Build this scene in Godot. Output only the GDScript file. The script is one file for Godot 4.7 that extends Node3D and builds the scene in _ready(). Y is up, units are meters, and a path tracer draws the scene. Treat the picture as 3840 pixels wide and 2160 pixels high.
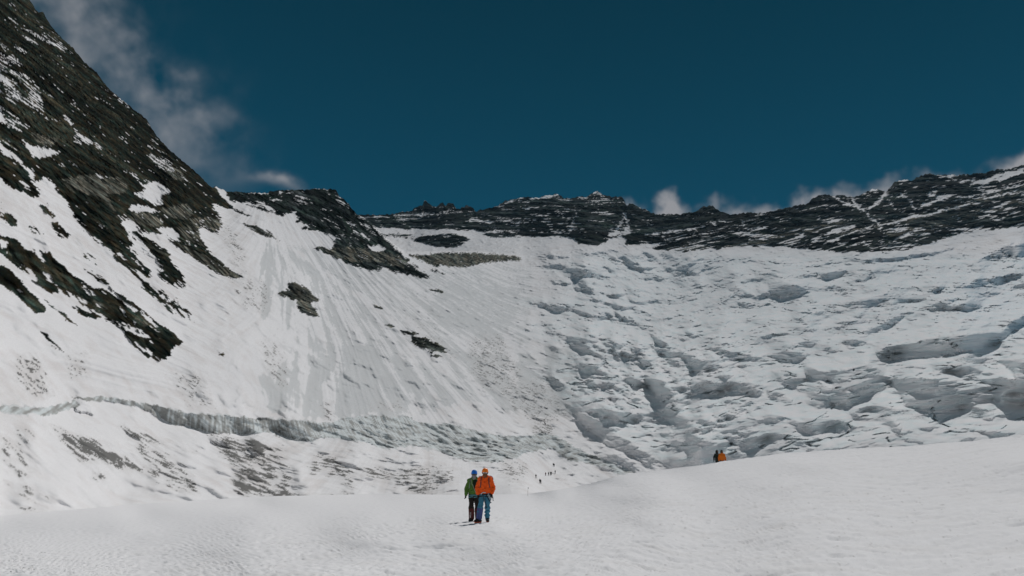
extends Node3D
# A glacier basin under a high mountain wall. y is up, metres; the photographer's eye is at (0, 1.6, 0) looking along -z and upwards.
const F := 2813.5          # focal length in photograph pixels (42 degrees over 2160)
const PITCH := 13.7
const EYE := 1.6
const SUN_AZ := 31.0       # degrees to the right of the view
const SUN_EL := 52.0
const SUN_ENERGY := 1.3
const EXPOSURE := 0.585

var cp := cos(deg_to_rad(PITCH))
var sp := sin(deg_to_rad(PITCH))

func _ready() -> void:
	set_camera_and_light()
	build_terrain()
	build_people()

func set_camera_and_light() -> void:
	var cam := Camera3D.new()
	cam.name = "camera"
	cam.fov = 42.0
	cam.near = 0.1
	cam.far = 20000.0
	cam.position = Vector3(0, EYE, 0)
	cam.rotation_degrees = Vector3(PITCH, 0, 0)
	add_child(cam)
	cam.current = true
	var sun := DirectionalLight3D.new()
	sun.name = "sun"
	sun.rotation_degrees = Vector3(-SUN_EL, 180.0 - SUN_AZ, 0)
	sun.light_energy = SUN_ENERGY
	sun.light_color = Color(1.0, 0.985, 0.975)
	sun.light_angular_distance = 0.5
	sun.shadow_enabled = true
	add_child(sun)
	var env := Environment.new()
	env.background_mode = Environment.BG_SKY
	var sky := Sky.new()
	sky.sky_material = sky_material()
	env.sky = sky
	env.tonemap_mode = Environment.TONE_MAPPER_LINEAR
	env.tonemap_exposure = EXPOSURE
	env.sdfgi_enabled = true
	env.ssao_enabled = true
	env.ssil_enabled = true
	env.fog_enabled = true
	env.fog_density = 0.00003
	env.fog_light_color = Color(0.62, 0.76, 0.86)
	var we := WorldEnvironment.new()
	we.name = "world_environment"
	we.environment = env
	add_child(we)

func sky_material() -> PanoramaSkyMaterial:
	var w := 4096
	var h := 2048
	var img := Image.create(w, h, false, Image.FORMAT_RGBA8)
	var n := noise(11, 1.0, 4)
	var n2 := noise(12, 1.0, 5)
	var rng := RandomNumberGenerator.new()
	rng.seed = 5
	for j in h:
		var el := (0.5 - (j + 0.5) / h) * PI
		var se := sin(el)
		var t := pow(clampf(1.0 - se, 0.0, 1.0), 2.2)
		var base := Color(0.0008, 0.030, 0.052).lerp(Color(0.004, 0.182, 0.34), t)
		var low := pow(clampf(1.0 - absf(el) / 0.30, 0.0, 1.0), 1.5)
		base = base.lerp(Color(0.20, 0.30, 0.40), low * 0.8)
		if el < -0.02:
			img.fill_rect(Rect2i(0, j, w, 1), base.linear_to_srgb())
			continue
		var ce := cos(el)
		var i := 0
		while i < w:
			var az := ((i + 0.5) / w - (0.0 if i < w / 2 else 1.0)) * TAU      # 0 = ahead along -z
			var ahead := absf(az) < 0.8 and el < 0.75
			if not ahead and (j % 4 != 0):
				i += 4
				continue
			var d := Vector3(sin(az) * ce, se, -cos(az) * ce)
			var c := cloud(az, el, d, n, n2)
			var k := base.lerp(Color(0.30, 0.34, 0.40).lerp(Color(0.56, 0.56, 0.59), c), c * 0.9).linear_to_srgb()
			if ahead:
				var e := (rng.randf() - 0.5) / 255.0
				img.set_pixel(i, j, Color(k.r + e, k.g + e, k.b + e))
				i += 1
			else:
				img.fill_rect(Rect2i(i, j, 4, 4), k)
				i += 4
	var m := PanoramaSkyMaterial.new()
	m.panorama = ImageTexture.create_from_image(img)
	return m

var CLOUD_TOP := PackedFloat32Array([2300, 745, 2380, 755, 2440, 762, 2500, 730, 2530, 727, 2555, 772, 2600, 790, 2650, 772, 2682, 735, 2700, 772, 2760, 782, 2830, 772, 2900, 780, 2960, 752, 3040, 722, 3060, 694, 3110, 688, 3160, 708, 3200, 716, 3300, 684, 3330, 655, 3400, 643, 3450, 652, 3560, 637, 3610, 627, 3640, 645, 3700, 627, 3760, 615, 3800, 602, 3840, 562, 4000, 520, 4400, 470])
var CLOUD_BODY := PackedFloat32Array([2300, 0.5, 2380, 0.8, 2520, 0.9, 2570, 0.45, 2690, 0.35, 2780, 0.7, 2900, 0.6, 2960, 0.7, 3080, 0.9, 3180, 0.6, 3330, 0.55, 3420, 0.5, 3590, 0.85, 3660, 0.5, 3780, 0.7, 3840, 0.9, 4400, 0.8])

# thin cloud: a veil trailing from the high summit, puffs behind the crest, and more of the same round the sky
func cloud(az: float, el: float, d: Vector3, n: FastNoiseLite, n2: FastNoiseLite) -> float:
	if el > 1.25:
		return 0.0
	var a := rad_to_deg(az)
	var e := rad_to_deg(el)
	var f := n.get_noise_3dv(d * 5.0)
	var g := n2.get_noise_3dv(d * 20.0)
	var c := 0.0
	# veil: trails along the summit ridge
	var along := (a + 36.1) * 0.817 - (e - 29.2) * 0.578
	var across := (a + 36.1) * 0.578 + (e - 29.2) * 0.817
	if along > -30.0 and along < 22.0 and absf(across) < 12.0:
		var wv := 2.7 + 1.6 * f + (0.0 if across > 1.6 else 3.0)
		c += exp(-pow((across - 1.7 - 1.2 * g) / wv, 2.0)) * clampf((19.0 - along) / 8.0, 0.0, 1.0) * clampf(0.40 + 0.35 * f + 0.6 * g, 0.0, 1.0)
	# a wisp over the shoulder
	c += exp(-pow((a + 18.3) / 2.0, 2.0) - pow((e - 21.0 + 0.10 * pow(a + 19.0, 2.0) - 0.5 * g) / 0.42, 2.0)) * (0.7 + 0.7 * g)
	# cloud that boils up behind the far crest: its top as an uneven line, more solid in some places
	var fw := -d.z * cp + d.y * sp
	if fw > 0.5 and e < 24.0 and a > 6.0:
		var px := 1920.0 + F * d.x / fw
		var py := 1080.0 - F * (d.y * cp + d.z * sp) / fw
		var up := py - line_at(CLOUD_TOP, px) + 5.0 + g * 64.0 + f * 22.0
		var solid := line_at(CLOUD_BODY, px)
		c += sm(-16.0, 56.0, up) * minf(solid + 0.2, 1.0) * clampf(1.0 + 0.7 * g, 0.4, 1.1) * sm(2300.0, 2370.0, px)
	# the rest of the sky
	var side := clampf((absf(a) - 50.0) / 12.0, 0.0, 1.0)
	if side > 0.0:
		c += side * clampf(f * 1.5 - 0.10 + 0.3 * g, 0.0, 0.8) * clampf(1.0 - absf(e - 26.0) / 26.0, 0.0, 1.0)
	return clampf(c, 0.0, 1.0)

func noise(s: int, freq: float, oct: int, kind := FastNoiseLite.TYPE_SIMPLEX_SMOOTH) -> FastNoiseLite:
	var n := FastNoiseLite.new()
	n.seed = s
	n.frequency = freq
	n.noise_type = kind
	n.fractal_type = FastNoiseLite.FRACTAL_FBM if oct > 1 else FastNoiseLite.FRACTAL_NONE
	n.fractal_octaves = oct
	return n

# the direction of a photograph pixel, scaled to one metre of ground distance
func ray(px: float, py: float) -> Vector3:
	var dx := (px - 1920.0) / F
	var dy := (1080.0 - py) / F
	var y := dy * cp + sp
	var z := cp - dy * sp
	var k := 1.0 / sqrt(dx * dx + z * z)
	return Vector3(dx * k, y * k, -z * k)

func at(px: float, py: float, dist: float) -> Vector3:
	return Vector3(0, EYE, 0) + ray(px, py) * dist

func line_at(line: PackedFloat32Array, x: float) -> float:
	var k := line.size() / 2
	if x <= line[0]:
		return line[1]
	var lo := 0
	var hi := k - 1
	if x >= line[2 * hi]:
		return line[2 * hi + 1]
	while hi - lo > 1:
		var m := (lo + hi) >> 1
		if line[2 * m] <= x:
			lo = m
		else:
			hi = m
	var t := (x - line[2 * lo]) / maxf(line[2 * hi] - line[2 * lo], 0.001)
	return lerpf(line[2 * lo + 1], line[2 * hi + 1], t)

func sm(a: float, b: float, x: float) -> float:
	var t := clampf((x - a) / (b - a), 0.0, 1.0)
	return t * t * (3.0 - 2.0 * t)
# ---------------------------------------------------------------- what was measured on the photograph
# outlines in photograph pixels; each is laid on the mountain's own surface, whose distances are in FRONT and BACK below
var SKYLINE := PackedFloat32Array([-440, -640, -120, -260, 60, -90, 112, 0, 128, 26, 140, 45, 165, 48, 172, 66, 187, 90, 210, 118, 235, 145, 275, 180, 310, 225, 345, 258, 365, 272, 385, 305, 420, 342, 470, 385, 510, 415, 550, 445, 562, 470, 590, 515, 640, 565, 700, 615, 745, 655, 790, 700, 815, 703, 845, 715, 860, 719, 914, 721, 1006, 722, 1024, 715, 1088, 712, 1168, 710, 1183, 707, 1260, 710, 1270, 732, 1302, 759, 1322, 784, 1342, 806, 1436, 806, 1545, 791, 1558, 774, 1583, 771, 1590, 754, 1598, 752, 1608, 764, 1625, 774, 1640, 776, 1650, 761, 1660, 760, 1670, 771, 1680, 761, 1700, 764, 1710, 784, 1725, 783, 1747, 771, 1765, 772, 1785, 792, 1822, 784, 1867, 772, 1892, 754, 1941, 744, 1969, 739, 2006, 743, 2046, 735, 2090, 727, 2115, 742, 2145, 744, 2175, 738, 2202, 739, 2220, 725, 2238, 717, 2268, 732, 2298, 739, 2328, 737, 2342, 749, 2347, 768, 2356, 772, 2360, 760, 2392, 776, 2442, 796, 2467, 803, 2517, 803, 2546, 804, 2571, 799, 2611, 791, 2641, 773, 2671, 770, 2701, 794, 2720, 799, 2740, 805, 2770, 801, 2820, 796, 2861, 799, 2880, 793, 2910, 788, 2955, 778, 2999, 767, 3022, 768, 3049, 744, 3079, 730, 3099, 729, 3128, 735, 3163, 731, 3188, 739, 3223, 733, 3248, 719, 3268, 710, 3302, 710, 3322, 719, 3337, 706, 3355, 684, 3387, 672, 3417, 677, 3452, 659, 3472, 652, 3541, 655, 3586, 658, 3621, 653, 3655, 652, 3695, 647, 3725, 638, 3760, 634, 3775, 637, 3800, 629, 3820, 624, 3840, 617, 4000, 575, 4280, 500])
# where the near snow ends against what lies beyond it, and how far away that is
var CREST := PackedFloat32Array([-440, 1964, 0, 1934, 500, 1892, 960, 1862, 1400, 1852, 1750, 1856, 1980, 1852, 2150, 1828, 2322, 1785, 2397, 1770, 2496, 1759, 2600, 1747, 2670, 1737, 2716, 1729, 2860, 1712, 2928, 1702, 3102, 1689, 3257, 1681, 3427, 1671, 3675, 1652, 3840, 1627, 4280, 1588])
# the crest line of the rock spur, behind which the upper snow basin lies much farther away
var SPUR := PackedFloat32Array([1340, 806, 1391, 838, 1426, 878, 1471, 918, 1516, 948, 1640, 947, 1800, 947, 1950, 962, 2050, 980, 2150, 990])
# pixel, pixel, ground distance in metres
var FRONT := [-400, 2030, 75, 0, 1975, 100, 0, 1958, 116, 0, 1930, 124, 480, 1935, 140, 480, 1917, 162, 480, 1890, 174, 960, 1900, 185, 960, 1884, 210, 960, 1860, 224, 1440, 1880, 225, 1440, 1864, 252, 1440, 1845, 266, 1750, 1870, 225, 1980, 1857, 180, 2025, 1813, 390, 2078, 1752, 490, 2045, 1592, 560, 2200, 1790, 430, 2320, 1782, 440, 2450, 1745, 475, 2700, 1740, 455, 3000, 1710, 430, 3400, 1670, 405, 3840, 1640, 385, 4260, 1600, 360,
	-400, 1500, 135, 0, 1500, 170, 330, 1490, 225, 640, 1560, 262, 900, 1600, 305, 1200, 1610, 360, 1500, 1620, 415, 1750, 1660, 440, 2000, 1665, 500, 2200, 1705, 490,
	-400, 1100, 165, -400, 700, 215, -400, 100, 420, -400, -500, 700, 0, 1100, 236, 0, 700, 295, 0, 300, 430, 0, -100, 640, 150, 60, 640, 400, 1300, 255, 400, 1100, 305, 400, 700, 425, 400, 350, 600, 600, 540, 620, 830, 1300, 344, 830, 1000, 460, 830, 725, 640, 1050, 714, 730,
	1250, 1300, 510, 1250, 1000, 696, 1250, 900, 735, 1250, 715, 800, 1440, 950, 830, 1600, 1300, 610, 1600, 1050, 850, 1700, 960, 1020, 1950, 1300, 793, 1950, 1050, 1180, 1950, 970, 1420,
	2400, 1500, 650, 2400, 1300, 886, 2400, 1100, 1274, 2400, 960, 1700, 3000, 1500, 588, 3000, 1300, 801, 3000, 1100, 1149, 3000, 940, 1610, 3700, 1500, 503, 3700, 1300, 722, 3700, 1100, 1133, 3700, 880, 1760, 4200, 1200, 800, 4200, 800, 1900,
	2400, 800, 1960, 3000, 767, 1910, 3700, 645, 2220, 4200, 520, 2300]
var BACK := [1350, 808, 1900, 1350, 930, 1500, 1550, 930, 1520, 1550, 880, 1760, 1600, 770, 2020, 1700, 930, 1560, 1950, 970, 1440, 1950, 880, 1760, 1950, 745, 1970, 1950, 1050, 1180, 1950, 1300, 793, 2400, 1300, 886, 2400, 1100, 1274, 2400, 960, 1700, 2400, 800, 1960, 3000, 940, 1610, 3000, 767, 1910, 3000, 1100, 1149, 3700, 880, 1760, 3700, 645, 2220, 3700, 1100, 1133, 4200, 800, 1900, 4200, 520, 2300]
var NEAR := [-440, 2160, 14.5, 0, 2160, 13.5, 960, 2160, 13.0, 1920, 2160, 12.5, 2880, 2160, 11.8, 3840, 2160, 11.0, 4280, 2160, 10.6, -440, 2400, 8.2, 960, 2400, 7.8, 1920, 2400, 7.6, 2880, 2400, 7.3, 4280, 2400, 6.9, -440, 2700, 5.5, 1920, 2700, 5.4, 4280, 2700, 5.2,
	-440, 2070, 34, 0, 2050, 31, 960, 2050, 22, 1920, 2050, 17.5, 2880, 2050, 16, 3840, 2050, 15, -440, 2020, 62, 0, 2000, 62, 480, 1975, 65, 960, 1957, 50, 1400, 1957, 34, 1700, 1957, 26.2, 1776, 1952, 26.0, 1820, 1957, 25.6, 2400, 1957, 22, 2880, 1957, 20, 3840, 1957, 18.5, 4280, 1957, 18,
	1400, 1900, 80, 1750, 1900, 62, 2100, 1860, 75, 2400, 1850, 34, 2880, 1850, 28, 3840, 1850, 25, 2300, 1800, 68, 2700, 1760, 42, 3000, 1750, 36, 3840, 1750, 30, -440, 2002, 85, 0, 1975, 98, 500, 1930, 132, 960, 1897, 160, 1400, 1880, 175, 1750, 1874, 130, 1980, 1856, 120, -440, 1980, 97, -440, 1958, 102, 0, 1956, 113, 0, 1930, 120, 500, 1912, 154, 500, 1888, 166, 960, 1880, 196, 960, 1858, 213, 1400, 1864, 225, 1400, 1848, 250, 1750, 1856, 190, 2150, 1828, 95, 2300, 1794, 74, 2500, 1750, 62, 2700, 1722, 55, 3000, 1691, 50, 3840, 1625, 44, 4280, 1588, 42]

# channels of the surface map, one cell for each 4 x 4 pixels
const CX := -440
const CY := -660
const CW := 1180
const CH := 690
var rock := PackedFloat32Array()      # how much of the ground is bare rock
var tan_ := PackedFloat32Array()      # pale banded rock
var ice := PackedFloat32Array()       # old grey ice in place of white snow
var steep := PackedFloat32Array()     # ice walls
var dirt := PackedFloat32Array()      # scree and dust strewn on snow
var part_id := PackedFloat32Array()
var id_names := {}

func cvt(x0: float, y0: float, pts: Array, s := 0.497) -> PackedVector2Array:
	var r := PackedVector2Array()
	for i in range(0, pts.size(), 2):
		r.append(Vector2(x0 + pts[i] * s, y0 + pts[i + 1] * s))
	return r

func fill(ch: PackedFloat32Array, poly: PackedVector2Array, val: float) -> void:
	var lo := 1e9
	var hi := -1e9
	for p in poly:
		lo = minf(lo, p.y)
		hi = maxf(hi, p.y)
	var n := poly.size()
	for j in range(maxi(0, int((lo - CY) / 4.0)), mini(CH - 1, int((hi - CY) / 4.0)) + 1):
		var y := CY + j * 4.0 + 2.0
		var xs := []
		for k in n:
			var a := poly[k]
			var b := poly[(k + 1) % n]
			if (a.y <= y) != (b.y <= y):
				xs.append(a.x + (b.x - a.x) * (y - a.y) / (b.y - a.y))
		xs.sort()
		for k in range(0, xs.size() - 1, 2):
			var i0 := maxi(0, int(ceil((xs[k] - CX - 2.0) / 4.0)))
			var i1 := mini(CW - 1, int(floor((xs[k + 1] - CX - 2.0) / 4.0)))
			for i in range(i0, i1 + 1):
				ch[j * CW + i] = val

func stroke(ch: PackedFloat32Array, pts: PackedVector2Array, width: float, val: float) -> void:
	for k in pts.size() - 1:
		var a := pts[k]
		var b := pts[k + 1]
		var steps := maxi(1, int(a.distance_to(b) / 2.0))
		for s in steps + 1:
			var p := a.lerp(b, float(s) / steps)
			var r := width * 0.5
			for j in range(int((p.y - r - CY) / 4.0), int((p.y + r - CY) / 4.0) + 1):
				for i in range(int((p.x - r - CX) / 4.0), int((p.x + r - CX) / 4.0) + 1):
					if i >= 0 and j >= 0 and i < CW and j < CH:
						var q := Vector2(CX + i * 4.0 + 2.0, CY + j * 4.0 + 2.0)
						var v := lerpf(ch[j * CW + i], val, clampf(r + 1.5 - q.distance_to(p), 0.0, 1.0))
						ch[j * CW + i] = v

func look(ch: PackedFloat32Array, px: float, py: float) -> float:
	var x := clampf((px - CX) * 0.25 - 0.5, 0.0, CW - 1.01)
	var y := clampf((py - CY) * 0.25 - 0.5, 0.0, CH - 1.01)
	var i := int(x)
	var j := int(y)
	var u := x - i
	var k := j * CW + i
	var a := ch[k] + (ch[k + 1] - ch[k]) * u
	var b := ch[k + CW] + (ch[k + CW + 1] - ch[k + CW]) * u
	return a + (b - a) * (y - j)

func near_look(ch: PackedFloat32Array, px: float, py: float) -> float:
	return ch[clampi(int((py - CY) * 0.25), 0, CH - 1) * CW + clampi(int((px - CX) * 0.25), 0, CW - 1)]

func trace_surface() -> void:
	for ch: PackedFloat32Array in [rock, tan_, ice, steep, dirt, part_id]:
		ch.resize(CW * CH)
	# ---- bare rock of the high left summit
	var massif := PackedVector2Array()
	for k in range(0, SKYLINE.size(), 2):
		if SKYLINE[k] <= 790:
			massif.append(Vector2(SKYLINE[k], SKYLINE[k + 1] - 40))
	massif.append_array(cvt(0, 0, [835, 740, 885, 781, 860, 785, 800, 762, 795, 765, 820, 800, 832, 838, 816, 880, 790, 868, 752, 848, 745, 870, 770, 920, 800, 960, 868, 1012, 910, 1037, 875, 1047, 830, 1032, 770, 995, 716, 960, 660, 925, 640, 905, 610, 880, 560, 870, 520, 880, 497, 918, 477, 945, 422, 948, 383, 923, 348, 888, 303, 849, 270, 790, 249, 749, 215, 715, 200, 690, 164, 661, 150, 680, 130, 678, 125, 640, 90, 620, 60, 575, 30, 562, 0, 527, -200, 420, -440, 280], 1.0))
	fill(rock, massif, 0.93)
	fill(part_id, massif, 2)
	for a: Array in [
			[0.86, 0, 560, 65, 600, 99, 640, 119, 675, 154, 724, 134, 742, 100, 730, 50, 704, 20, 690, 0, 665, -120, 600, -120, 520],
			[0.9, 480, 870, 530, 880, 600, 925, 640, 950, 640, 985, 670, 1010, 690, 1040, 690, 1080, 680, 1095, 650, 1075, 640, 1050, 600, 1010, 590, 970, 560, 940, 530, 900, 490, 880],
			[0.56, 410, 950, 500, 940, 560, 1000, 570, 1060, 640, 1110, 700, 1150, 730, 1185, 742, 1220, 700, 1200, 640, 1170, 560, 1110, 510, 1060, 470, 1010, 430, 980],
			[0.55, 585, 1005, 640, 1040, 690, 1080, 680, 1095, 640, 1070, 600, 1040],
			[0.85, 152, 770, 175, 765, 190, 790, 215, 815, 195, 815, 165, 800], [0.66, 185, 835, 215, 830, 245, 860, 260, 885, 255, 912, 225, 890, 200, 860],
			[0.55, 298, 938, 340, 955, 398, 1000, 370, 995, 320, 965], [0.6, 275, 985, 330, 1010, 400, 1040, 410, 1070, 380, 1065, 320, 1025],
			[0.55, 0, 752, 30, 790, 75, 845, 60, 850, 0, 820], [0.55, 110, 845, 170, 880, 150, 885, 120, 870],
			[0.70, -440, 760, -200, 850, 0, 883, 65, 893, 110, 933, 184, 948, 219, 983, 278, 1032, 348, 1080, 405, 1080, 462, 1112, 522, 1151, 571, 1196, 640, 1240, 690, 1285, 646, 1305, 650, 1325, 606, 1358, 547, 1340, 500, 1300, 472, 1261, 437, 1221, 383, 1196, 318, 1186, 288, 1166, 238, 1127, 189, 1107, 129, 1057, 75, 1012, 25, 963, 0, 950, -200, 900, -440, 800],
			[0.9, -200, 960, 0, 995, 50, 1020, 94, 1077, 130, 1110, 169, 1157, 175, 1168, 139, 1171, 100, 1150, 65, 1112, 0, 1067, -200, 1010],
			[0.6, 160, 1117, 200, 1135, 240, 1175, 293, 1224, 250, 1202, 200, 1160], [0.85, 147, 1241, 175, 1250, 210, 1290, 243, 1318, 200, 1297, 165, 1265],
			[0.7, 818, 1322, 838, 1326, 842, 1334, 822, 1330], [0.6, 765, 1320, 780, 1318, 780, 1325],
			[0.85, 875, 787, 910, 792, 934, 813, 900, 803]]:
		fill(rock, cvt(0, 0, a.slice(1), 1.0), a[0])
		fill(part_id, cvt(0, 0, a.slice(1), 1.0), 2)
	# snow lying in the summit's gullies and on its ledges
	for a: Array in [
			[0.12, -440, 200, -150, 240, 0, 263, 50, 268, 80, 300, 105, 340, 130, 375, 95, 380, 40, 370, 0, 350, -200, 330, -440, 300],
			[0.62, 0, 255, 80, 270, 150, 320, 165, 430, 120, 400, 60, 385, 0, 370], [0.55, 0, 165, 40, 200, 90, 240, 60, 245, 0, 235], [0.58, 80, 130, 110, 135, 145, 165, 110, 160],
			[0.2, -200, 330, 0, 398, 30, 430, 60, 450, 75, 490, 40, 480, 0, 455, -200, 400], [0.6, 0, 400, 70, 440, 110, 470, 90, 500, 30, 490], [0.22, 82, 520, 110, 545, 150, 550, 229, 573, 170, 590, 150, 592, 120, 585],
			[0.1, 515, 675, 530, 690, 545, 695, 580, 680, 605, 690, 640, 720, 600, 740, 615, 770, 590, 770, 560, 755, 520, 740, 495, 725, 530, 720, 545, 712], [0.15, 485, 772, 520, 765, 570, 780, 604, 795, 560, 797, 520, 795, 490, 790],
			[0.08, 442, 806, 470, 825, 500, 830, 525, 860, 500, 866, 480, 870, 530, 930, 560, 950, 595, 1005, 560, 1010, 520, 975, 500, 930, 490, 900, 465, 850],
			[0.1, 584, 856, 620, 852, 645, 855, 672, 880, 670, 905, 650, 905, 620, 890], [0.5, 555, 578, 600, 590, 640, 605, 655, 645, 620, 640, 590, 620], [0.5, 270, 480, 300, 500, 345, 530, 330, 545, 285, 545],
			[0.5, 485, 640, 510, 655, 525, 680, 500, 665], [0.45, 340, 640, 380, 655, 430, 668, 380, 668], [0.6, 150, 85, 250, 180, 240, 200, 160, 130], [0.6, 270, 365, 340, 395, 330, 405, 280, 385]]:
		fill(rock, cvt(0, 0, a.slice(1), 1.0), a[0])
	for a: Array in [[0.3, 4, 98, 108, 130, 126, 165, 150, 225, 175], [0.3, 4, 240, 430, 260, 455, 275, 468], [0.4, 3, 430, 360, 455, 380, 480, 402], [0.4, 3, 175, 440, 215, 455], [0.35, 4, 60, 178, 92, 193], [0.35, 4, 275, 480, 300, 505, 340, 530, 380, 555], [0.4, 4, 548, 580, 575, 600, 600, 625, 640, 640]]:
		stroke(rock, cvt(0, 0, a.slice(2), 1.0), a[1], a[0])
	# ---- the rock spur and its foot
	var spur := cvt(800, 600, [70, 200, 120, 180, 415, 180, 925, 170, 960, 230, 1060, 330, 1110, 400, 1190, 480, 1260, 560, 1350, 640, 1440, 720, 1490, 760, 1560, 820, 1640, 895, 1560, 890, 1500, 870, 1380, 855, 1280, 800, 1255, 835, 1180, 835, 1100, 810, 1010, 780, 960, 750, 880, 715, 800, 680, 750, 660, 900, 668, 910, 610, 960, 590, 880, 560, 650, 515, 740, 490, 600, 465, 650, 440, 600, 400, 530, 420, 440, 400, 350, 370, 230, 340, 300, 325, 190, 320, 110, 300, 110, 280])
	fill(rock, spur, 0.88)
	fill(part_id, spur, 3)
	var slabs := cvt(0, 0, [1525, 955, 1600, 955, 1640, 950, 1800, 949, 1860, 953, 1950, 963, 1953, 974, 1870, 981, 1800, 990, 1740, 1003, 1690, 1000, 1650, 990, 1645, 1006, 1600, 985, 1560, 970], 1.0)
	fill(rock, slabs, 0.96)
	fill(part_id, slabs, 3)
	fill(rock, cvt(0, 0, [1610, 1008, 1640, 1012, 1672, 1027, 1630, 1024], 1.0), 0.7)
	for a: Array in [[0.1, 1150, 630, 1210, 655, 1260, 640, 1300, 680, 1240, 695, 1190, 680], [0.2, 520, 412, 655, 375, 600, 412], [0.25, 380, 335, 410, 345, 480, 395, 420, 385], [0.5, 230, 340, 380, 320, 400, 345, 300, 350]]:
		fill(rock, cvt(800, 600, a.slice(1)), a[0])
	for a: Array in [[0.3, 6, 1068, 535, 1120, 560, 1170, 595], [0.3, 5, 1015, 465, 1060, 490], [0.3, 5, 830, 375, 870, 375], [0.35, 4, 430, 300, 540, 300], [0.3, 4, 260, 245, 410, 250], [0.35, 4, 500, 250, 590, 245], [0.35, 4, 620, 270, 690, 285], [0.3, 8, 640, 150, 640, 152], [0.25, 7, 1480, 770, 1540, 820, 1600, 850]]:
		stroke(rock, cvt(800, 600, a.slice(2)), a[1], a[0])
	# ---- the far wall
	var wall := PackedVector2Array()
	for k in range(0, SKYLINE.size(), 2):
		if SKYLINE[k] >= 1342:
			wall.append(Vector2(SKYLINE[k], SKYLINE[k + 1] - 40))
	wall.append_array(cvt(0, 0, [4280, 700, 3840, 848, 3745, 860, 3750, 838, 3625, 868, 3586, 883, 3501, 903, 3427, 928, 3387, 941, 3278, 939, 3158, 944, 3104, 931, 3004, 926, 2880, 921, 2860, 926, 2745, 925, 2645, 935, 2571, 943, 2447, 936, 2546, 912, 2626, 899, 2636, 889, 2541, 902, 2422, 914, 2342, 919, 2350, 898, 2327, 884, 2288, 894, 2248, 919, 2168, 912, 2158, 899, 2134, 887, 2066, 885, 2030, 872, 1921, 862, 1797, 869, 1777, 854, 1648, 859, 1578, 861, 1464, 856, 1394, 849, 1360, 830], 1.0))
	fill(rock, wall, 0.83)
	fill(rock, cvt(0, 0, [2500, 890, 2900, 840, 3200, 880, 3500, 830, 3840, 740, 4280, 620, 4280, 705, 3840, 848, 3625, 868, 3387, 941, 3158, 944, 2880, 921, 2640, 935, 2447, 936], 1.0), 0.68)
	fill(rock, cvt(0, 0, [1360, 812, 1640, 810, 1900, 830, 2100, 850, 2130, 885, 1900, 860, 1790, 866, 1640, 858, 1400, 848], 1.0), 0.76)
	fill(part_id, wall, 4)
	for a: Array in [[0.84, 1548, 901, 1578, 884, 1698, 876, 1762, 891, 1737, 918, 1698, 928, 1638, 928, 1598, 916], [0.72, 1414, 874, 1500, 878, 1578, 886, 1540, 892, 1450, 884], [0.84, 1797, 876, 1900, 866, 2066, 872, 2125, 880, 2070, 888, 1920, 888, 1850, 893]]:
		fill(rock, cvt(0, 0, a.slice(1), 1.0), a[0])
		fill(part_id, cvt(0, 0, a.slice(1), 1.0), 4)
	fill(rock, cvt(0, 0, [3640, 690, 3700, 668, 3760, 652, 3840, 630, 3840, 650, 3760, 675, 3690, 690, 3640, 694], 1.0), 0.1)
	for a: Array in [[0.2, 5, 2345, 800, 2330, 832, 2310, 868], [0.2, 6, 2345, 800, 2353, 840, 2352, 868], [0.1, 10, 2290, 880, 2330, 873, 2360, 870], [0.1, 10, 2330, 875, 2332, 900],
			[0.2, 5, 3130, 738, 3170, 765, 3215, 775, 3240, 790, 3265, 815, 3295, 835, 3300, 860], [0.2, 5, 3200, 745, 3215, 770, 3226, 785], [0.15, 6, 3325, 718, 3300, 755, 3270, 775, 3235, 789], [0.4, 3, 3380, 730, 3420, 755, 3430, 785], [0.4, 3, 3330, 745, 3355, 785],
			[0.4, 3, 2155, 770, 2160, 800, 2145, 850, 2130, 882], [0.35, 4, 1960, 783, 2050, 772], [0.35, 4, 1475, 809, 1640, 802], [0.4, 4, 1770, 820, 1810, 828], [0.35, 4, 1790, 835, 1860, 830], [0.3, 4, 1350, 815, 1420, 815],
			[0.25, 7, 3450, 775, 3500, 756, 3560, 738], [0.2, 8, 3110, 873, 3200, 848], [0.25, 7, 3100, 833, 3165, 823], [0.2, 8, 2980, 890, 3015, 883], [0.3, 6, 3300, 850, 3400, 818, 3480, 800, 3560, 785, 3620, 773], [0.3, 5, 3480, 725, 3515, 716], [0.3, 5, 3280, 845, 3180, 878, 3090, 915],
			[0.35, 5, 3350, 900, 3410, 880], [0.35, 5, 3590, 745, 3680, 730, 3840, 690], [0.35, 5, 3690, 745, 3840, 712], [0.3, 4, 2420, 880, 2540, 868, 2640, 850], [0.3, 4, 2780, 870, 2880, 850], [0.3, 5, 2810, 900, 2880, 893], [0.3, 6, 2670, 835, 2685, 845], [0.35, 4, 2700, 832, 2750, 830], [0.3, 6, 2090, 730, 2040, 738, 1990, 746], [0.2, 6, 2170, 742, 2200, 742], [0.2, 6, 2228, 721, 2248, 720], [0.3, 3, 2785, 820, 2785, 850], [0.4, 3, 2610, 860, 2605, 880],
			[0.2, 6, 3370, 678, 3400, 674], [0.2, 6, 3520, 658, 3590, 660], [0.2, 6, 3262, 713, 3290, 712], [0.4, 3, 3655, 665, 3640, 700], [0.35, 5, 3480, 735, 3500, 728], [0.35, 6, 3510, 740, 3540, 730], [0.3, 5, 1900, 760, 1925, 752], [0.3, 4, 3240, 905, 3270, 935], [0.3, 5, 3045, 905, 3075, 888]]:
		stroke(rock, cvt(0, 0, a.slice(2), 1.0), a[1], a[0])
	# ---- single outcrops on the snow face
	var k := 20
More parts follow.
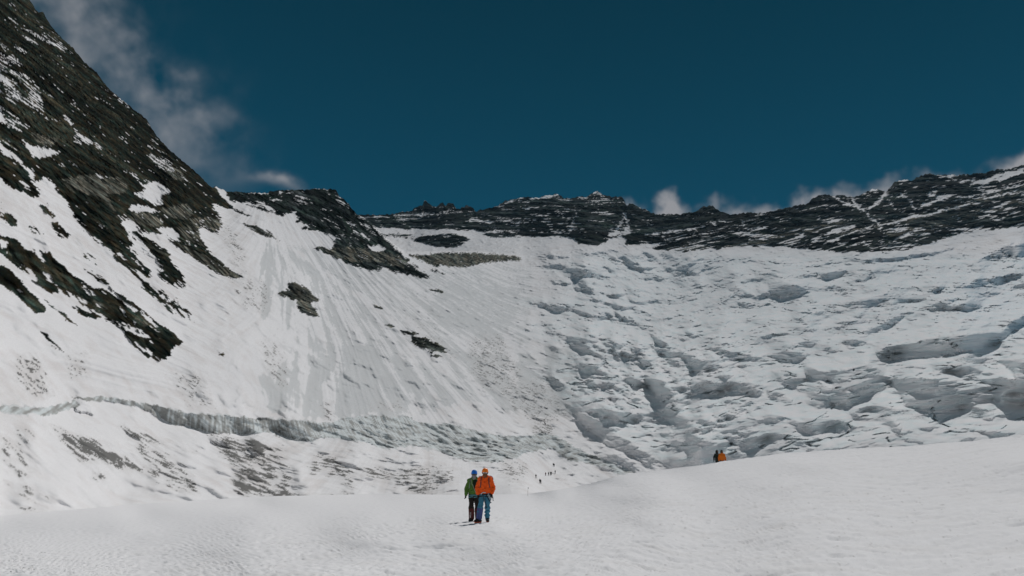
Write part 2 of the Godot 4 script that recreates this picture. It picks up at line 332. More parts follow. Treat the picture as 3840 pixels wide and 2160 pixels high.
	for a: Array in [["rock_outcrop", 1041, 1095, 1083, 1087, 1078, 1065, 1103, 1057, 1148, 1077, 1178, 1102, 1198, 1129, 1165, 1132, 1173, 1152, 1200, 1184, 1148, 1182, 1126, 1167, 1111, 1144, 1118, 1127, 1078, 1117, 1053, 1107],
			["rock_outcrop", 1539, 1284, 1548, 1266, 1588, 1264, 1606, 1276, 1638, 1286, 1673, 1311, 1675, 1323, 1623, 1321, 1578, 1301], ["rock_slab", 1613, 1328, 1640, 1325, 1673, 1337, 1640, 1341],
			["rock_outcrop", 1601, 1082, 1638, 1085, 1655, 1087, 1668, 1101, 1643, 1098], ["rock_slab", 1396, 1146, 1420, 1150, 1438, 1156, 1425, 1161], ["rock_outcrop", 904, 834, 949, 844, 999, 866, 1048, 906, 1009, 890, 964, 870, 934, 853],
			["rock_slab", 1496, 1239, 1530, 1240, 1568, 1250, 1540, 1257, 1510, 1250], ["rock_slab", 1442, 1216, 1470, 1218, 1489, 1230, 1460, 1226]]:
		fill(rock, cvt(0, 0, a.slice(1), 1.0), 1.0)
		var grown := cvt(0, 0, a.slice(1), 1.0)
		var mid := Vector2.ZERO
		for p in grown:
			mid += p / grown.size()
		for q in grown.size():
			grown[q] += (grown[q] - mid).normalized() * 10.0
		fill(part_id, grown, k)
		fill(tan_, grown, 0.36)
		id_names[k] = a[0]
		k += 1
	# ---- pale banded rock
	for a: Array in [[0.8, 240, 668, 330, 655, 440, 665, 480, 690, 470, 720, 430, 730, 400, 720, 420, 770, 450, 830, 430, 805, 400, 760, 350, 730, 280, 720, 250, 700], [0.9, 600, 785, 700, 762, 725, 800, 700, 820, 620, 815], [0.7, 706, 820, 790, 815, 832, 835, 810, 870, 760, 850, 710, 840], [0.7, 497, 800, 560, 800, 615, 830, 600, 850, 520, 845, 490, 830], [0.6, 620, 895, 700, 930, 800, 970, 905, 1037, 860, 1045, 760, 990, 680, 930], [0.8, 610, 615, 680, 640, 690, 680, 640, 665], [0.45, 640, 850, 740, 850, 790, 930, 700, 900], [0.5, 350, 1125, 420, 1150, 400, 1160, 360, 1145], [0.5, 505, 1190, 560, 1215, 540, 1225], [0.4, 480, 875, 560, 915, 640, 960, 600, 950, 540, 910], [0.5, 120, 500, 220, 520, 200, 545, 140, 535],
			[0.75, 1198, 930, 1320, 925, 1420, 940, 1520, 965, 1540, 985, 1510, 1003, 1430, 985, 1330, 985, 1260, 965], [0.9, 1525, 955, 1960, 945, 1960, 985, 1740, 1010, 1560, 980],
			[0.8, 2880, 890, 3000, 858, 3160, 830, 3160, 845, 3000, 880, 2880, 905], [0.75, 3080, 890, 3200, 862, 3330, 832, 3500, 790, 3840, 700, 4200, 600, 4200, 640, 3840, 722, 3500, 815, 3300, 850, 3150, 885], [0.8, 2440, 940, 2560, 920, 2650, 917, 2660, 940, 2560, 950], [0.8, 2700, 925, 2800, 905, 2870, 890, 2870, 915, 2760, 930], [0.5, 3300, 880, 3840, 740, 3840, 770, 3400, 890],
			[0.75, 1111, 1130, 1160, 1130, 1175, 1160, 1130, 1165], [0.4, 1041, 1095, 1080, 1087, 1090, 1115], [0.5, 1610, 1300, 1660, 1300, 1675, 1320, 1630, 1318], [0.5, 1440, 1210, 1580, 1260, 1490, 1255]]:
		fill(tan_, cvt(0, 0, a.slice(1), 1.0), a[0])
	# ---- scree strewn over the apron below the great crevasse, and on the ice
	for a: Array in [[0.46, 60, 1330, 140, 1330, 200, 1480, 120, 1500, 60, 1420], [0.36, 70, 1580, 110, 1590, 130, 1680, 60, 1680], [0.52, 180, 1600, 340, 1640, 520, 1740, 640, 1800, 560, 1800, 400, 1740, 260, 1690], [0.85, 232, 1625, 300, 1650, 340, 1640, 370, 1680, 440, 1710, 500, 1742, 470, 1747, 400, 1722, 340, 1700, 300, 1690, 260, 1660], [0.8, 442, 1598, 520, 1620, 600, 1650, 680, 1680, 745, 1690, 720, 1702, 650, 1672, 560, 1655, 480, 1632],
			[0.5, 480, 1640, 640, 1700, 700, 1760, 760, 1850, 640, 1830, 560, 1760], [0.9, 268, 1697, 310, 1705, 345, 1735, 330, 1742, 290, 1720], [0.95, 348, 1780, 390, 1775, 395, 1795, 370, 1802], [0.36, 20, 1800, 120, 1820, 230, 1880, 120, 1880, 30, 1850], [0.36, 60, 1890, 160, 1890, 180, 1960, 80, 1930], [0.36, 0, 1630, 60, 1660, 150, 1780, 60, 1790, 0, 1720], [0.36, 350, 1930, 400, 1935, 395, 1955, 350, 1950], [0.36, 150, 1952, 230, 1960, 200, 1972, 150, 1968],
			[0.55, 780, 1630, 1010, 1665, 1090, 1760, 1100, 1850, 1160, 1890, 1000, 1880, 870, 1850, 880, 1760, 820, 1690], [0.95, 780, 1626, 850, 1643, 924, 1678, 915, 1690, 850, 1665, 790, 1640], [0.98, 927, 1655, 969, 1650, 999, 1668, 990, 1695, 964, 1690, 944, 1678], [0.85, 820, 1686, 860, 1698, 904, 1727, 880, 1730, 830, 1702], [0.85, 865, 1837, 914, 1827, 924, 1802, 884, 1807, 890, 1800, 959, 1812, 929, 1854, 895, 1850], [0.75, 964, 1784, 1004, 1795, 1004, 1812, 970, 1805], [0.85, 920, 1785, 945, 1788, 940, 1798], [0.92, 1178, 1690, 1217, 1705, 1250, 1750, 1230, 1755, 1200, 1730], [0.75, 1155, 1720, 1198, 1740, 1198, 1785, 1165, 1760], [0.8, 1019, 1663, 1068, 1670, 1068, 1693, 1030, 1690], [0.64, 1030, 1825, 1068, 1835, 1068, 1856, 1034, 1848],
			[0.54, 1170, 1690, 1260, 1710, 1340, 1780, 1330, 1840, 1260, 1800, 1200, 1740], [0.56, 1340, 1740, 1460, 1770, 1520, 1755, 1460, 1800, 1380, 1790], [0.5, 1440, 1770, 1560, 1740, 1700, 1760, 1710, 1800, 1600, 1860, 1500, 1840], [0.5, 1120, 1858, 1320, 1870, 1320, 1882, 1200, 1875], [0.5, 1250, 1840, 1310, 1850, 1310, 1868, 1260, 1860], [0.46, 1880, 1720, 1980, 1740, 1970, 1790, 1880, 1780], [0.36, 1850, 1770, 1930, 1780, 1970, 1820, 1920, 1825], [0.48, 1050, 1520, 1080, 1520, 1090, 1580, 1070, 1580], [0.47, 1200, 1510, 1250, 1510, 1250, 1590, 1215, 1580], [0.36, 1390, 1510, 1510, 1510, 1510, 1550, 1400, 1545], [0.36, 630, 1400, 760, 1400, 800, 1540, 700, 1520], [0.36, 830, 820, 900, 880, 930, 1010, 880, 1020, 850, 920], [0.36, 860, 1020, 1000, 1060, 1020, 1180, 900, 1150], [0.36, 980, 1280, 1060, 1280, 1080, 1460, 1000, 1440], [0.36, 240, 1330, 330, 1330, 330, 1420, 250, 1420], [0.37, 1760, 1270, 1880, 1250, 1960, 1400, 1900, 1500, 1760, 1420], [0.37, 1860, 1430, 2080, 1420, 2140, 1560, 2020, 1600, 1900, 1520], 
			[0.47, 1980, 1620, 2050, 1550, 2090, 1600, 2060, 1640], [0.5, 1500, 1180, 1560, 1200, 1660, 1290, 1720, 1350, 1690, 1340, 1600, 1250]]:
		fill(dirt, cvt(0, 0, a.slice(1), 1.0), a[0])
	# ---- old grey ice in place of snow
	for a: Array in [[0.5, 1000, 890, 1240, 950, 1480, 1030, 1700, 1010, 1900, 990, 2000, 1010, 1980, 1200, 1990, 1420, 2100, 1560, 1900, 1540, 1740, 1500, 1600, 1560, 1200, 1570, 1000, 1540, 960, 1400, 980, 1200, 960, 1050], [0.85, 1080, 940, 1250, 1000, 1420, 1130, 1300, 1120, 1150, 1020], [0.8, 1680, 1060, 1960, 1080, 1900, 1280, 1720, 1260, 1600, 1150], [0.95, 1270, 1300, 1400, 1300, 1420, 1540, 1250, 1560], [0.9, 1480, 1340, 1620, 1380, 1580, 1500, 1470, 1560], [0.9, 1740, 1330, 1990, 1330, 2110, 1560, 1990, 1560, 1800, 1450], [0.85, 1130, 1280, 1260, 1300, 1240, 1420, 1180, 1440], [0.9, 2040, 1300, 2160, 1300, 2160, 1560, 2060, 1500]]:
		fill(ice, cvt(0, 0, a.slice(1), 1.0), a[0])
	for a: Array in [[0.0, 14, 1310, 1100, 1230, 1030, 1150, 970, 1000, 880, 900, 800], [0.0, 16, 1330, 1100, 1430, 1170, 1530, 1260, 1680, 1370], [0.0, 22, 1900, 1250, 1925, 1330, 1920, 1400, 1935, 1440], [0.0, 10, 1990, 1380, 2040, 1400, 2110, 1430], [0.0, 18, 1530, 1310, 1620, 1345, 1700, 1420], [0.0, 12, 1540, 1300, 1560, 1380, 1620, 1480, 1660, 1540], [0.0, 10, 1500, 1320, 1540, 1440, 1570, 1540], [0.0, 20, 1120, 1200, 1160, 1320], [0.0, 14, 1210, 1250, 1230, 1340]]:
		stroke(ice, cvt(0, 0, a.slice(2), 1.0), a[1], a[0])
	# ---- the great crevasse and its broken continuation
	k = 40
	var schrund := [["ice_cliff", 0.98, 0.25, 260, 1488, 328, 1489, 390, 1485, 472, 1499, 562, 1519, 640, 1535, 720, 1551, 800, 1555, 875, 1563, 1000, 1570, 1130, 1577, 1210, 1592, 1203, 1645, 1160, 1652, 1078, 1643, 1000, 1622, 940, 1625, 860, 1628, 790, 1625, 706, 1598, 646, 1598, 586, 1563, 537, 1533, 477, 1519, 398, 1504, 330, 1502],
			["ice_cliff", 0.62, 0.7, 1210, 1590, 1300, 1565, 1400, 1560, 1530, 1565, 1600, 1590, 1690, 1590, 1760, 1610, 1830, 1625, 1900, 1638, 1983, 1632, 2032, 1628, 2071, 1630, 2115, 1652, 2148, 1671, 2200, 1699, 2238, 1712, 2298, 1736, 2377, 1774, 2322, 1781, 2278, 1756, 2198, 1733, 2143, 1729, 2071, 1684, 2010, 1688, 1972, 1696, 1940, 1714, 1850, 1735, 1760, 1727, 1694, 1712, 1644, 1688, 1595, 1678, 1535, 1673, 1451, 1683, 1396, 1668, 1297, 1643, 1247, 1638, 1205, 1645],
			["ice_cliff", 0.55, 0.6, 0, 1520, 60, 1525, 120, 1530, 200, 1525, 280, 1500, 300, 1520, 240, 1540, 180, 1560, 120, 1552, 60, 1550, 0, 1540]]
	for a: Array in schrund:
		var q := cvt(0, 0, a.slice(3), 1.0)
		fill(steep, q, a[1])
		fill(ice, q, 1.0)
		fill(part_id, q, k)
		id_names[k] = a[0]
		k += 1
	fill(steep, cvt(0, 0, [276, 1522, 300, 1510, 345, 1520, 350, 1560, 320, 1548, 290, 1545], 1.0), 1.0)
	# ---- the icefall's walls and blocks: strength, then the outline
	var T := [[1900, 1150], [2880, 1150], [2880, 540], [1900, 600]]
	for a: Array in [
			[0, 0.9, 450, 820, 520, 800, 640, 950, 720, 1000, 780, 1060, 900, 1090, 1000, 1170, 1090, 1195, 1120, 1140, 1050, 1100, 950, 1020, 870, 980, 780, 930, 700, 850, 620, 830, 560, 800],
			[0, 0.8, 560, 790, 700, 800, 870, 880, 1000, 860, 1150, 870, 1300, 860, 1550, 900, 1530, 810, 1400, 830, 1300, 820, 1150, 810, 1000, 810, 850, 800, 700, 760],
			[0, 1.0, 1390, 950, 1480, 1000, 1560, 1040, 1660, 1060, 1600, 1180, 1480, 1200, 1380, 1190, 1390, 1050], [0, 0.8, 1600, 320, 1750, 340, 1932, 380, 1932, 420, 1750, 410, 1640, 420], [0, 0.9, 1340, 370, 1480, 400, 1600, 400, 1590, 480, 1500, 490, 1400, 470], [0, 0.9, 1100, 220, 1200, 260, 1220, 290, 1150, 290], [0, 0.9, 900, 540, 1000, 520, 1030, 580, 960, 620], [0, 0.9, 1050, 540, 1200, 560, 1260, 650, 1270, 690, 1180, 680, 1090, 640], [0, 0.9, 1480, 590, 1600, 580, 1640, 640, 1540, 680], [0, 0.7, 1700, 590, 1932, 630, 1932, 680, 1780, 640], [0, 0.8, 940, 310, 1030, 310, 1040, 355, 960, 365], [0, 0.8, 1120, 310, 1250, 330, 1340, 330, 1330, 385, 1210, 380, 1140, 350], [0, 0.6, 1590, 830, 1750, 770, 1930, 740, 1930, 770, 1760, 820, 1620, 860], [0, 0.7, 340, 290, 420, 320, 400, 350, 340, 330], [0, 0.7, 860, 330, 940, 350, 930, 400, 870, 380], [0, 0.7, 1230, 400, 1310, 410, 1300, 450, 1240, 455], [0, 0.7, 1320, 860, 1390, 870, 1370, 930, 1300, 900], [0, 0.8, 740, 990, 800, 980, 830, 1060, 760, 1050], [0, 0.8, 850, 1110, 980, 1180, 1060, 1240, 960, 1250, 860, 1190, 720, 1170, 700, 1140],
			[0, 0.6, 1000, 400, 1130, 400, 1120, 450, 1040, 460], [0, 0.6, 1080, 640, 1160, 690, 1260, 700, 1400, 720, 1300, 730, 1160, 700], [0, 0.6, 290, 170, 400, 180, 440, 210, 340, 220],
			[1, 1.0, 820, 340, 900, 300, 1100, 270, 1280, 220, 1500, 200, 1750, 190, 1830, 110, 1932, 60, 2100, 20, 2100, 100, 1932, 130, 1830, 200, 1720, 290, 1500, 340, 1300, 380, 1100, 390, 900, 410, 830, 390],
			[1, 1.0, 950, 560, 1100, 530, 1400, 560, 1650, 600, 1800, 540, 1880, 600, 1932, 640, 1800, 690, 1600, 720, 1480, 770, 1350, 800, 1200, 790, 1050, 740, 1000, 660], [1, 0.9, 280, 430, 400, 490, 600, 470, 750, 430, 850, 490, 830, 520, 600, 560, 440, 570, 330, 540, 280, 490], [1, 0.9, 400, 620, 500, 610, 640, 660, 740, 720, 600, 735, 480, 730, 430, 680], [1, 0.9, 0, 370, 120, 320, 250, 340, 300, 380, 180, 430, 80, 400], [1, 0.8, 650, 200, 800, 160, 950, 80, 1020, 65, 940, 140, 850, 190, 750, 210], [1, 0.6, 480, 140, 560, 110, 720, 100, 640, 135], [1, 0.7, 0, 620, 120, 650, 190, 700, 150, 740, 0, 690], [1, 1.0, 900, 870, 960, 860, 1010, 920, 980, 950, 940, 930], [1, 0.9, 1390, 905, 1600, 930, 1880, 955, 1740, 980, 1600, 950], [1, 0.9, 110, 1090, 200, 1000, 290, 1040, 150, 1100], [1, 0.8, 250, 1010, 380, 980, 420, 1000, 330, 1040], [1, 0.7, 470, 940, 600, 890, 720, 900, 860, 910, 740, 940, 560, 950], [1, 0.7, 580, 300, 640, 250, 760, 250, 700, 300, 620, 320], [1, 0.8, 1540, 840, 1580, 790, 1700, 800, 1700, 850], [1, 0.9, 1760, 420, 1932, 390, 2060, 400, 2060, 620, 1932, 640, 1880, 600, 1850, 480], [1, 0.6, 0, 300, 200, 280, 340, 240, 440, 270, 400, 280, 200, 310], [1, 0.7, 500, 860, 600, 870, 610, 890, 500, 880], [1, 0.7, 960, 950, 1050, 1000, 1180, 1020, 1170, 1035, 1060, 1030],
			[2, 0.85, 530, 1220, 700, 1170, 880, 1130, 1060, 1140, 1180, 1130, 1300, 1070, 1330, 1080, 1250, 1140, 1120, 1190, 1000, 1200, 850, 1230, 650, 1240], [2, 0.8, 1140, 1240, 1300, 1180, 1500, 1140, 1560, 1155, 1400, 1190, 1290, 1250], [2, 0.7, 1300, 1240, 1420, 1210, 1550, 1165, 1600, 1190, 1600, 1240, 1450, 1260], [2, 0.7, 1520, 900, 1620, 850, 1830, 750, 1850, 830, 1780, 870, 1650, 880], [2, 0.8, 350, 1020, 450, 970, 610, 945, 540, 1000, 430, 1035], [2, 0.7, 560, 1060, 650, 1020, 720, 990, 800, 970, 840, 1010, 740, 1030, 640, 1050], [2, 0.8, 0, 1050, 100, 1030, 200, 1050, 330, 1110, 230, 1150, 100, 1160, 30, 1120], [2, 0.6, 1480, 1090, 1590, 990, 1660, 1040, 1680, 1060, 1560, 1085], [2, 0.8, 1650, 1020, 1800, 980, 1900, 930, 1932, 940, 2000, 940, 2000, 990, 1800, 1040, 1700, 1060], [2, 0.6, 170, 1300, 240, 1270, 380, 1260, 500, 1290, 420, 1330, 300, 1360, 220, 1330], [2, 0.8, 600, 880, 800, 870, 1000, 850, 1200, 820, 1400, 780, 1390, 800, 1200, 840, 1000, 870, 760, 895], [2, 0.7, 1600, 1130, 1700, 1100, 1760, 1130, 1650, 1160], [2, 0.7, 1820, 1080, 1932, 1030, 2000, 1030, 2000, 1100, 1840, 1105], [2, 0.8, 1830, 770, 1940, 740, 2000, 800, 1900, 870, 1850, 860], [2, 0.5, 0, 890, 120, 880, 250, 900, 100, 910], [2, 0.55, 1400, 1060, 1500, 1070, 1510, 1090, 1420, 1090], [2, 0.55, 820, 1210, 900, 1205, 1010, 1230, 900, 1250], [2, 0.5, 230, 960, 400, 930, 620, 910, 400, 950],
			[3, 0.7, 250, 730, 330, 710, 480, 720, 440, 740, 300, 750], [3, 0.7, 240, 800, 350, 780, 470, 790, 480, 815, 350, 820, 260, 815], [3, 0.8, 430, 870, 560, 850, 620, 850, 690, 885, 560, 890, 470, 900], [3, 0.7, 570, 705, 700, 685, 830, 675, 880, 690, 700, 712, 600, 725], [3, 0.7, 800, 740, 860, 715, 1000, 720, 1050, 750, 900, 755], [3, 0.7, 1025, 700, 1050, 680, 1090, 710, 1140, 740, 1070, 730], [3, 0.6, 1150, 720, 1250, 720, 1340, 750, 1240, 755], [3, 0.7, 350, 940, 450, 925, 500, 930, 430, 945], [3, 0.7, 500, 965, 640, 950, 680, 975, 560, 990], [3, 0.6, 540, 1000, 640, 1000, 640, 1020, 540, 1020], [3, 0.7, 190, 1100, 280, 1060, 330, 1100, 240, 1110], [3, 0.7, 280, 1110, 400, 1090, 480, 1130, 380, 1150], [3, 0.6, 620, 1110, 700, 1090, 760, 1110], [3, 0.7, 640, 1040, 700, 1035, 740, 1060, 690, 1075], [3, 0.7, 750, 1020, 830, 1005, 910, 1010, 850, 1040, 780, 1040], [3, 0.7, 790, 1110, 860, 1090, 960, 1120, 900, 1130], [3, 0.5, 1000, 880, 1120, 875, 1220, 890, 1090, 895], [3, 0.6, 1240, 850, 1380, 840, 1470, 850, 1420, 880, 1270, 875], [3, 0.7, 1420, 920, 1470, 900, 1480, 970, 1440, 970], [3, 0.7, 1670, 970, 1720, 950, 1800, 980, 1900, 1040, 1800, 1030, 1700, 1000], [3, 0.6, 1120, 1110, 1160, 1095, 1200, 1115], [3, 0.6, 600, 1190, 700, 1175, 820, 1185, 700, 1210], [3, 0.7, 830, 1180, 900, 1190, 970, 1210, 900, 1225], [3, 0.6, 1000, 1250, 1050, 1240, 1090, 1260, 1050, 1270], [3, 0.7, 1330, 1290, 1400, 1290, 1440, 1330, 1600, 1340, 1560, 1350, 1400, 1335], [3, 0.6, 1750, 1090, 1850, 1080, 1900, 1100, 1800, 1120], [3, 0.5, 1240, 890, 1420, 890, 1400, 910, 1260, 910], [3, 0.5, 1150, 840, 1230, 825, 1260, 840, 1180, 855], [3, 0.5, 770, 820, 900, 800, 960, 830, 880, 835], [3, 0.5, 980, 830, 1050, 800, 1120, 830, 1040, 838]]:
		var o: Array = T[a[0]]
		var q := cvt(o[0], o[1], a.slice(2))
		fill(steep, q, a[1])
		var size := 0.0
		for m in q.size():
			size += q[m].cross(q[(m + 1) % q.size()]) * 0.5
		if absf(size) > 1100.0:
			fill(part_id, q, k)
			id_names[k] = "serac"
			k += 1
	soften(dirt, 3)
	soften(dirt, 2)
	soften(ice, 2)

func soften(ch: PackedFloat32Array, r: int) -> void:
	var tmp := ch.duplicate()
	var w := 2 * r + 1
	for j in CH:
		var s := 0.0
		var b := j * CW
		for i in CW:
			s += ch[b + i]
			if i >= w:
				s -= ch[b + i - w]
			if i >= r:
				tmp[b + i - r] = s / w
	for i in CW:
		var s := 0.0
		for j in CH:
			s += tmp[j * CW + i]
			if j >= w:
				s -= tmp[(j - w) * CW + i]
			if j >= r:
				ch[(j - r) * CW + i] = s / w
# ---------------------------------------------------------------- terrain
const GX0 := -440
const GY0 := -660
const GS := 40
const GW := 120
const GH := 87

# distances between the measured points: a plane fitted round each place, nearer points counting more
func fit(points: Array, far_scale: float) -> PackedFloat32Array:
	var n := points.size() / 3
	var xs := PackedFloat32Array()
	var ys := PackedFloat32Array()
	var vs := PackedFloat32Array()
	for k in n:
		xs.append(points[3 * k])
		ys.append(points[3 * k + 1])
		vs.append(log(points[3 * k + 2]))
	var out := PackedFloat32Array()
	out.resize(GW * GH)
	for j in GH:
		var py := float(GY0 + j * GS)
		for i in GW:
			var px := float(GX0 + i * GS)
			var sw := 0.0
			var sx := 0.0
			var sy := 0.0
			var sxx := 0.0
			var sxy := 0.0
			var syy := 0.0
			var sv := 0.0
			var sxv := 0.0
			var syv := 0.0
			for k in n:
				var dx := (xs[k] - px) * 0.01
				var dy := (ys[k] - py) * 0.01
				var d := dx * dx + dy * dy * far_scale + 0.6
				var w := 1.0 / (d * d)
				sw += w
				sx += w * dx
				sy += w * dy
				sxx += w * dx * dx
				sxy += w * dx * dy
				syy += w * dy * dy
				var v := vs[k]
				sv += w * v
				sxv += w * dx * v
				syv += w * dy * v
			sxx += sw * 0.05
			syy += sw * 0.05
			var c0 := sxx * syy - sxy * sxy
			var c1 := sx * syy - sxy * sy
			var c2 := sx * sxy - sxx * sy
			var det := sw * c0 - sx * c1 + sy * c2
			out[j * GW + i] = (sv * c0 - sx * (sxv * syy - sxy * syv) + sy * (sxv * sxy - sxx * syv)) / det
	return out

func cubic(a: float, b: float, c: float, d: float, t: float) -> float:
	return b + 0.5 * t * (c - a + t * (2.0 * a - 5.0 * b + 4.0 * c - d + t * (3.0 * (b - c) + d - a)))

func profile(grid: PackedFloat32Array, px: float) -> PackedFloat32Array:
	var x := clampf((px - GX0) / GS, 1.0, GW - 2.01)
	var i := int(x)
	var t := x - i
	var out := PackedFloat32Array()
	out.resize(GH)
	for j in GH:
		var k := j * GW + i
		out[j] = cubic(grid[k - 1], grid[k], grid[k + 1], grid[k + 2], t)
	return out

func on_profile(p: PackedFloat32Array, py: float) -> float:
	var y := clampf((py - GY0) / GS, 1.0, GH - 2.01)
	var j := int(y)
	return cubic(p[j - 1], p[j], p[j + 1], p[j + 2], y - j)

var front_grid: PackedFloat32Array
var back_grid: PackedFloat32Array
var near_grid: PackedFloat32Array

func snow_material() -> StandardMaterial3D:
	var m := StandardMaterial3D.new()
	m.vertex_color_use_as_albedo = true
	m.roughness = 0.8
	m.metallic_specular = 0.12
	return m

func rock_material() -> StandardMaterial3D:
	var m := StandardMaterial3D.new()
	m.vertex_color_use_as_albedo = true
	m.roughness = 0.95
	m.metallic_specular = 0.06
	return m

func structure(called: String) -> Node3D:
	var o := Node3D.new()
	o.name = called
	o.set_meta("kind", "structure")
	add_child(o, true)
	return o

const ROWS := 560
const BACK_ROWS := 4
const TOP_ROWS := 36
const COL_STEP := 3.6

func build_terrain() -> void:
	trace_surface()
	front_grid = fit(FRONT, 1.6)
	back_grid = fit(BACK, 1.6)
	near_grid = fit(NEAR, 5.0)
	build_far()
	build_near()

func build_far() -> void:
	var cols := int((4260 + 420) / COL_STEP) + 1
	var rows := ROWS + BACK_ROWS
	var pos := PackedVector3Array()
	var col := PackedColorArray()
	var ids := PackedInt32Array()
	pos.resize(cols * rows)
	col.resize(cols * rows)
	ids.resize(cols * rows)
	var g1 := PackedFloat32Array()
	var g2 := PackedFloat32Array()
	g1.resize(cols * rows)
	g2.resize(cols * rows)
	var keep := PackedFloat32Array()
	keep.resize(cols * rows)
	var n_warp := noise(1, 1.0, 3)
	var n_str := noise(2, 1.0, 4)
	var n_fine := noise(3, 1.0, 2)
	var n_big := noise(4, 1.0, 3)
	var n_fall := noise(5, 1.0, 4)
	var n_cre := noise(6, 1.0, 4)
	var n_top := noise(7, 1.0, 3)
	var glacier_edge := PackedFloat32Array([900, 2060, 985, 2050, 1100, 2010, 1300, 2010, 1400, 2050, 1500, 2110, 1560, 2130, 1650, 2260, 1750, 2440, 1860, 2700])
	var ridge_apex := at(760, 350, 640)
	var left_apex := at(-900, 300, 500)
	var ca: PackedFloat32Array = [cos(deg_to_rad(-27)), cos(deg_to_rad(-44)), cos(deg_to_rad(-5)), cos(deg_to_rad(1)), cos(deg_to_rad(15))]
	var sa: PackedFloat32Array = [sin(deg_to_rad(-27)), sin(deg_to_rad(-44)), sin(deg_to_rad(-5)), sin(deg_to_rad(1)), sin(deg_to_rad(15))]
	for i in cols:
		var px := -420.0 + i * COL_STEP
		var pf := profile(front_grid, px)
		var pb := profile(back_grid, px)
		var top := maxf(line_at(SKYLINE, px), -330.0)
		var bottom := line_at(CREST, px) + 26.0
		var has_back := px > 1330.0
		var edge := line_at(SPUR, px) if has_back else -9999.0
		var ew := lerpf(4.0, 26.0, clampf((px - 1850.0) / 250.0, 0.0, 1.0))
		top += n_top.get_noise_1d(px / 16.0) * 6.0
		var soft := 0.0
		for k in 9:
			soft += maxf(line_at(SKYLINE, px + (k - 4) * 30.0), -330.0) / 9.0
		var dpy := (bottom - soft - 60.0) / (ROWS - 1 - TOP_ROWS)
		var split := bottom - dpy * (ROWS - 1 - TOP_ROWS)
		var de := dpy / F
		var last := 0.0
		for j in ROWS:
			var py := bottom - j * dpy
			if j >= ROWS - TOP_ROWS:
				py = lerpf(split, top, float(j - (ROWS - 1 - TOP_ROWS)) / TOP_ROWS)
			var l0 := on_profile(pf, py)
			var back := 0.0
			if has_back:
				back = sm(edge + ew, edge - ew, py)
				if back > 0.0:
					l0 = lerpf(l0, on_profile(pb, py), back)
			var r0 := exp(l0)
			var p0 := at(px, py, r0)
			var k0 := 3.0 if j == 0 else clampf((l0 - last) / de, 0.8, 9.0)
			last = l0
			var el := atan2(p0.y - EYE, r0)
			# which kind of ground this is: 0 summit, 1 spur and face, 2 far wall
			var reg := 1
			if back > 0.5 or (px > 2100.0 and py < 960.0):
				reg = 2
			elif px < 860.0:
				reg = 0
			var q := p0 * (6.2 if reg == 0 else (3.5 if reg == 1 else 1.45))
			var wx := n_warp.get_noise_3dv(q * 0.03) * 12.0
			var wy := n_warp.get_noise_3d(q.y * 0.03 + 50.0, q.x * 0.03, q.z * 0.03) * 9.0
			var rk := look(rock, px + wx, py + wy)
			var r01 := 0.0
			var v_band := 0.0
			var ns := 0.0
			var v_big := 0.0
			if rk > 0.02:
				var s := 3
				var mix2 := 0.0
				if reg == 0:
					s = 0
					mix2 = sm(620.0, 860.0, py)
				elif reg == 1:
					s = 2
				else:
					mix2 = sm(2500.0, 2950.0, px)
				var u := q.x * ca[s] + q.y * sa[s]
				var v := q.y * ca[s] - q.x * sa[s]
				ns = n_str.get_noise_3d(u / 75.0, v / 9.5, q.z / 90.0) + 0.3 * n_fine.get_noise_3d(u / 20.0, v / 4.0, q.z / 20.0)
				v_band = n_fine.get_noise_3d(u / 160.0, v / 5.0, q.z / 160.0)
				v_big = n_fine.get_noise_3d(u / 420.0 + 5.0, v / 42.0, q.z / 420.0)
				if mix2 > 0.0:
					s += 1
					u = q.x * ca[s] + q.y * sa[s]
					v = q.y * ca[s] - q.x * sa[s]
					ns = lerpf(ns, n_str.get_noise_3d(u / 75.0, v / 9.5, q.z / 90.0) + 0.3 * n_fine.get_noise_3d(u / 20.0, v / 4.0, q.z / 20.0), mix2)
					v_band = lerpf(v_band, n_fine.get_noise_3d(u / 160.0, v / 5.0, q.z / 160.0), mix2)
				r01 = sm(-0.03, 0.03, rk - 0.5 + (0.66 + 0.2 * mix2 * (1.0 if reg == 0 else 0.0)) * ns + 0.42 * n_big.get_noise_3d(q.x * 0.006, q.y * 0.014, q.z * 0.006) * sm(0.3, 0.7, rk))
			# ---- colour of the ground itself
			var grain := n_fine.get_noise_3dv(q * 0.35)
			var blot := n_big.get_noise_3dv(q * 0.02)
			var fl := 0.0
			var toward := sm(620.0, 1000.0, px)
			for side in 2:
				var weight := toward if side == 1 else 1.0 - toward
				if weight > 0.0:
					var rel := p0 - (ridge_apex if side == 1 else left_apex)
					var th := atan2(rel.y, rel.x)
					var rho := sqrt(rel.x * rel.x + rel.y * rel.y)
					fl += weight * (n_fall.get_noise_2d(th * 42.0, rho * 0.008) + 0.75 * n_fall.get_noise_2d(th * 150.0 + 40.0, rho * 0.018))
			var ia := look(ice, px + wx, py + wy)
			var i01 := 0.0
			if ia > 0.02:
				i01 = sm(-0.06, 0.10, ia - 0.48 + 0.8 * fl + 0.25 * blot) * (0.85 + 0.5 * grain)
			var st := look(steep, px + wx * 0.8, py + wy * 0.8)
			var pid_here := int(near_look(part_id, px + wx, py + wy))
			var right := px - line_at(glacier_edge, py) + 170.0 * n_big.get_noise_3d(p0.x * 0.006, p0.y * 0.014, p0.z * 0.004)
			var g := sm(-50.0, 130.0, right) * sm(925.0, 985.0, py)
			var c := Color(0.84, 0.838, 0.845)
			c = c.lerp(Color(0.70, 0.675, 0.665), clampf((blot * 0.8 + fl * 0.7 + 0.1) * (1.0 - g), 0.0, 0.75))
			c = c.lerp(Color(0.60, 0.62, 0.625), i01 * 0.9)
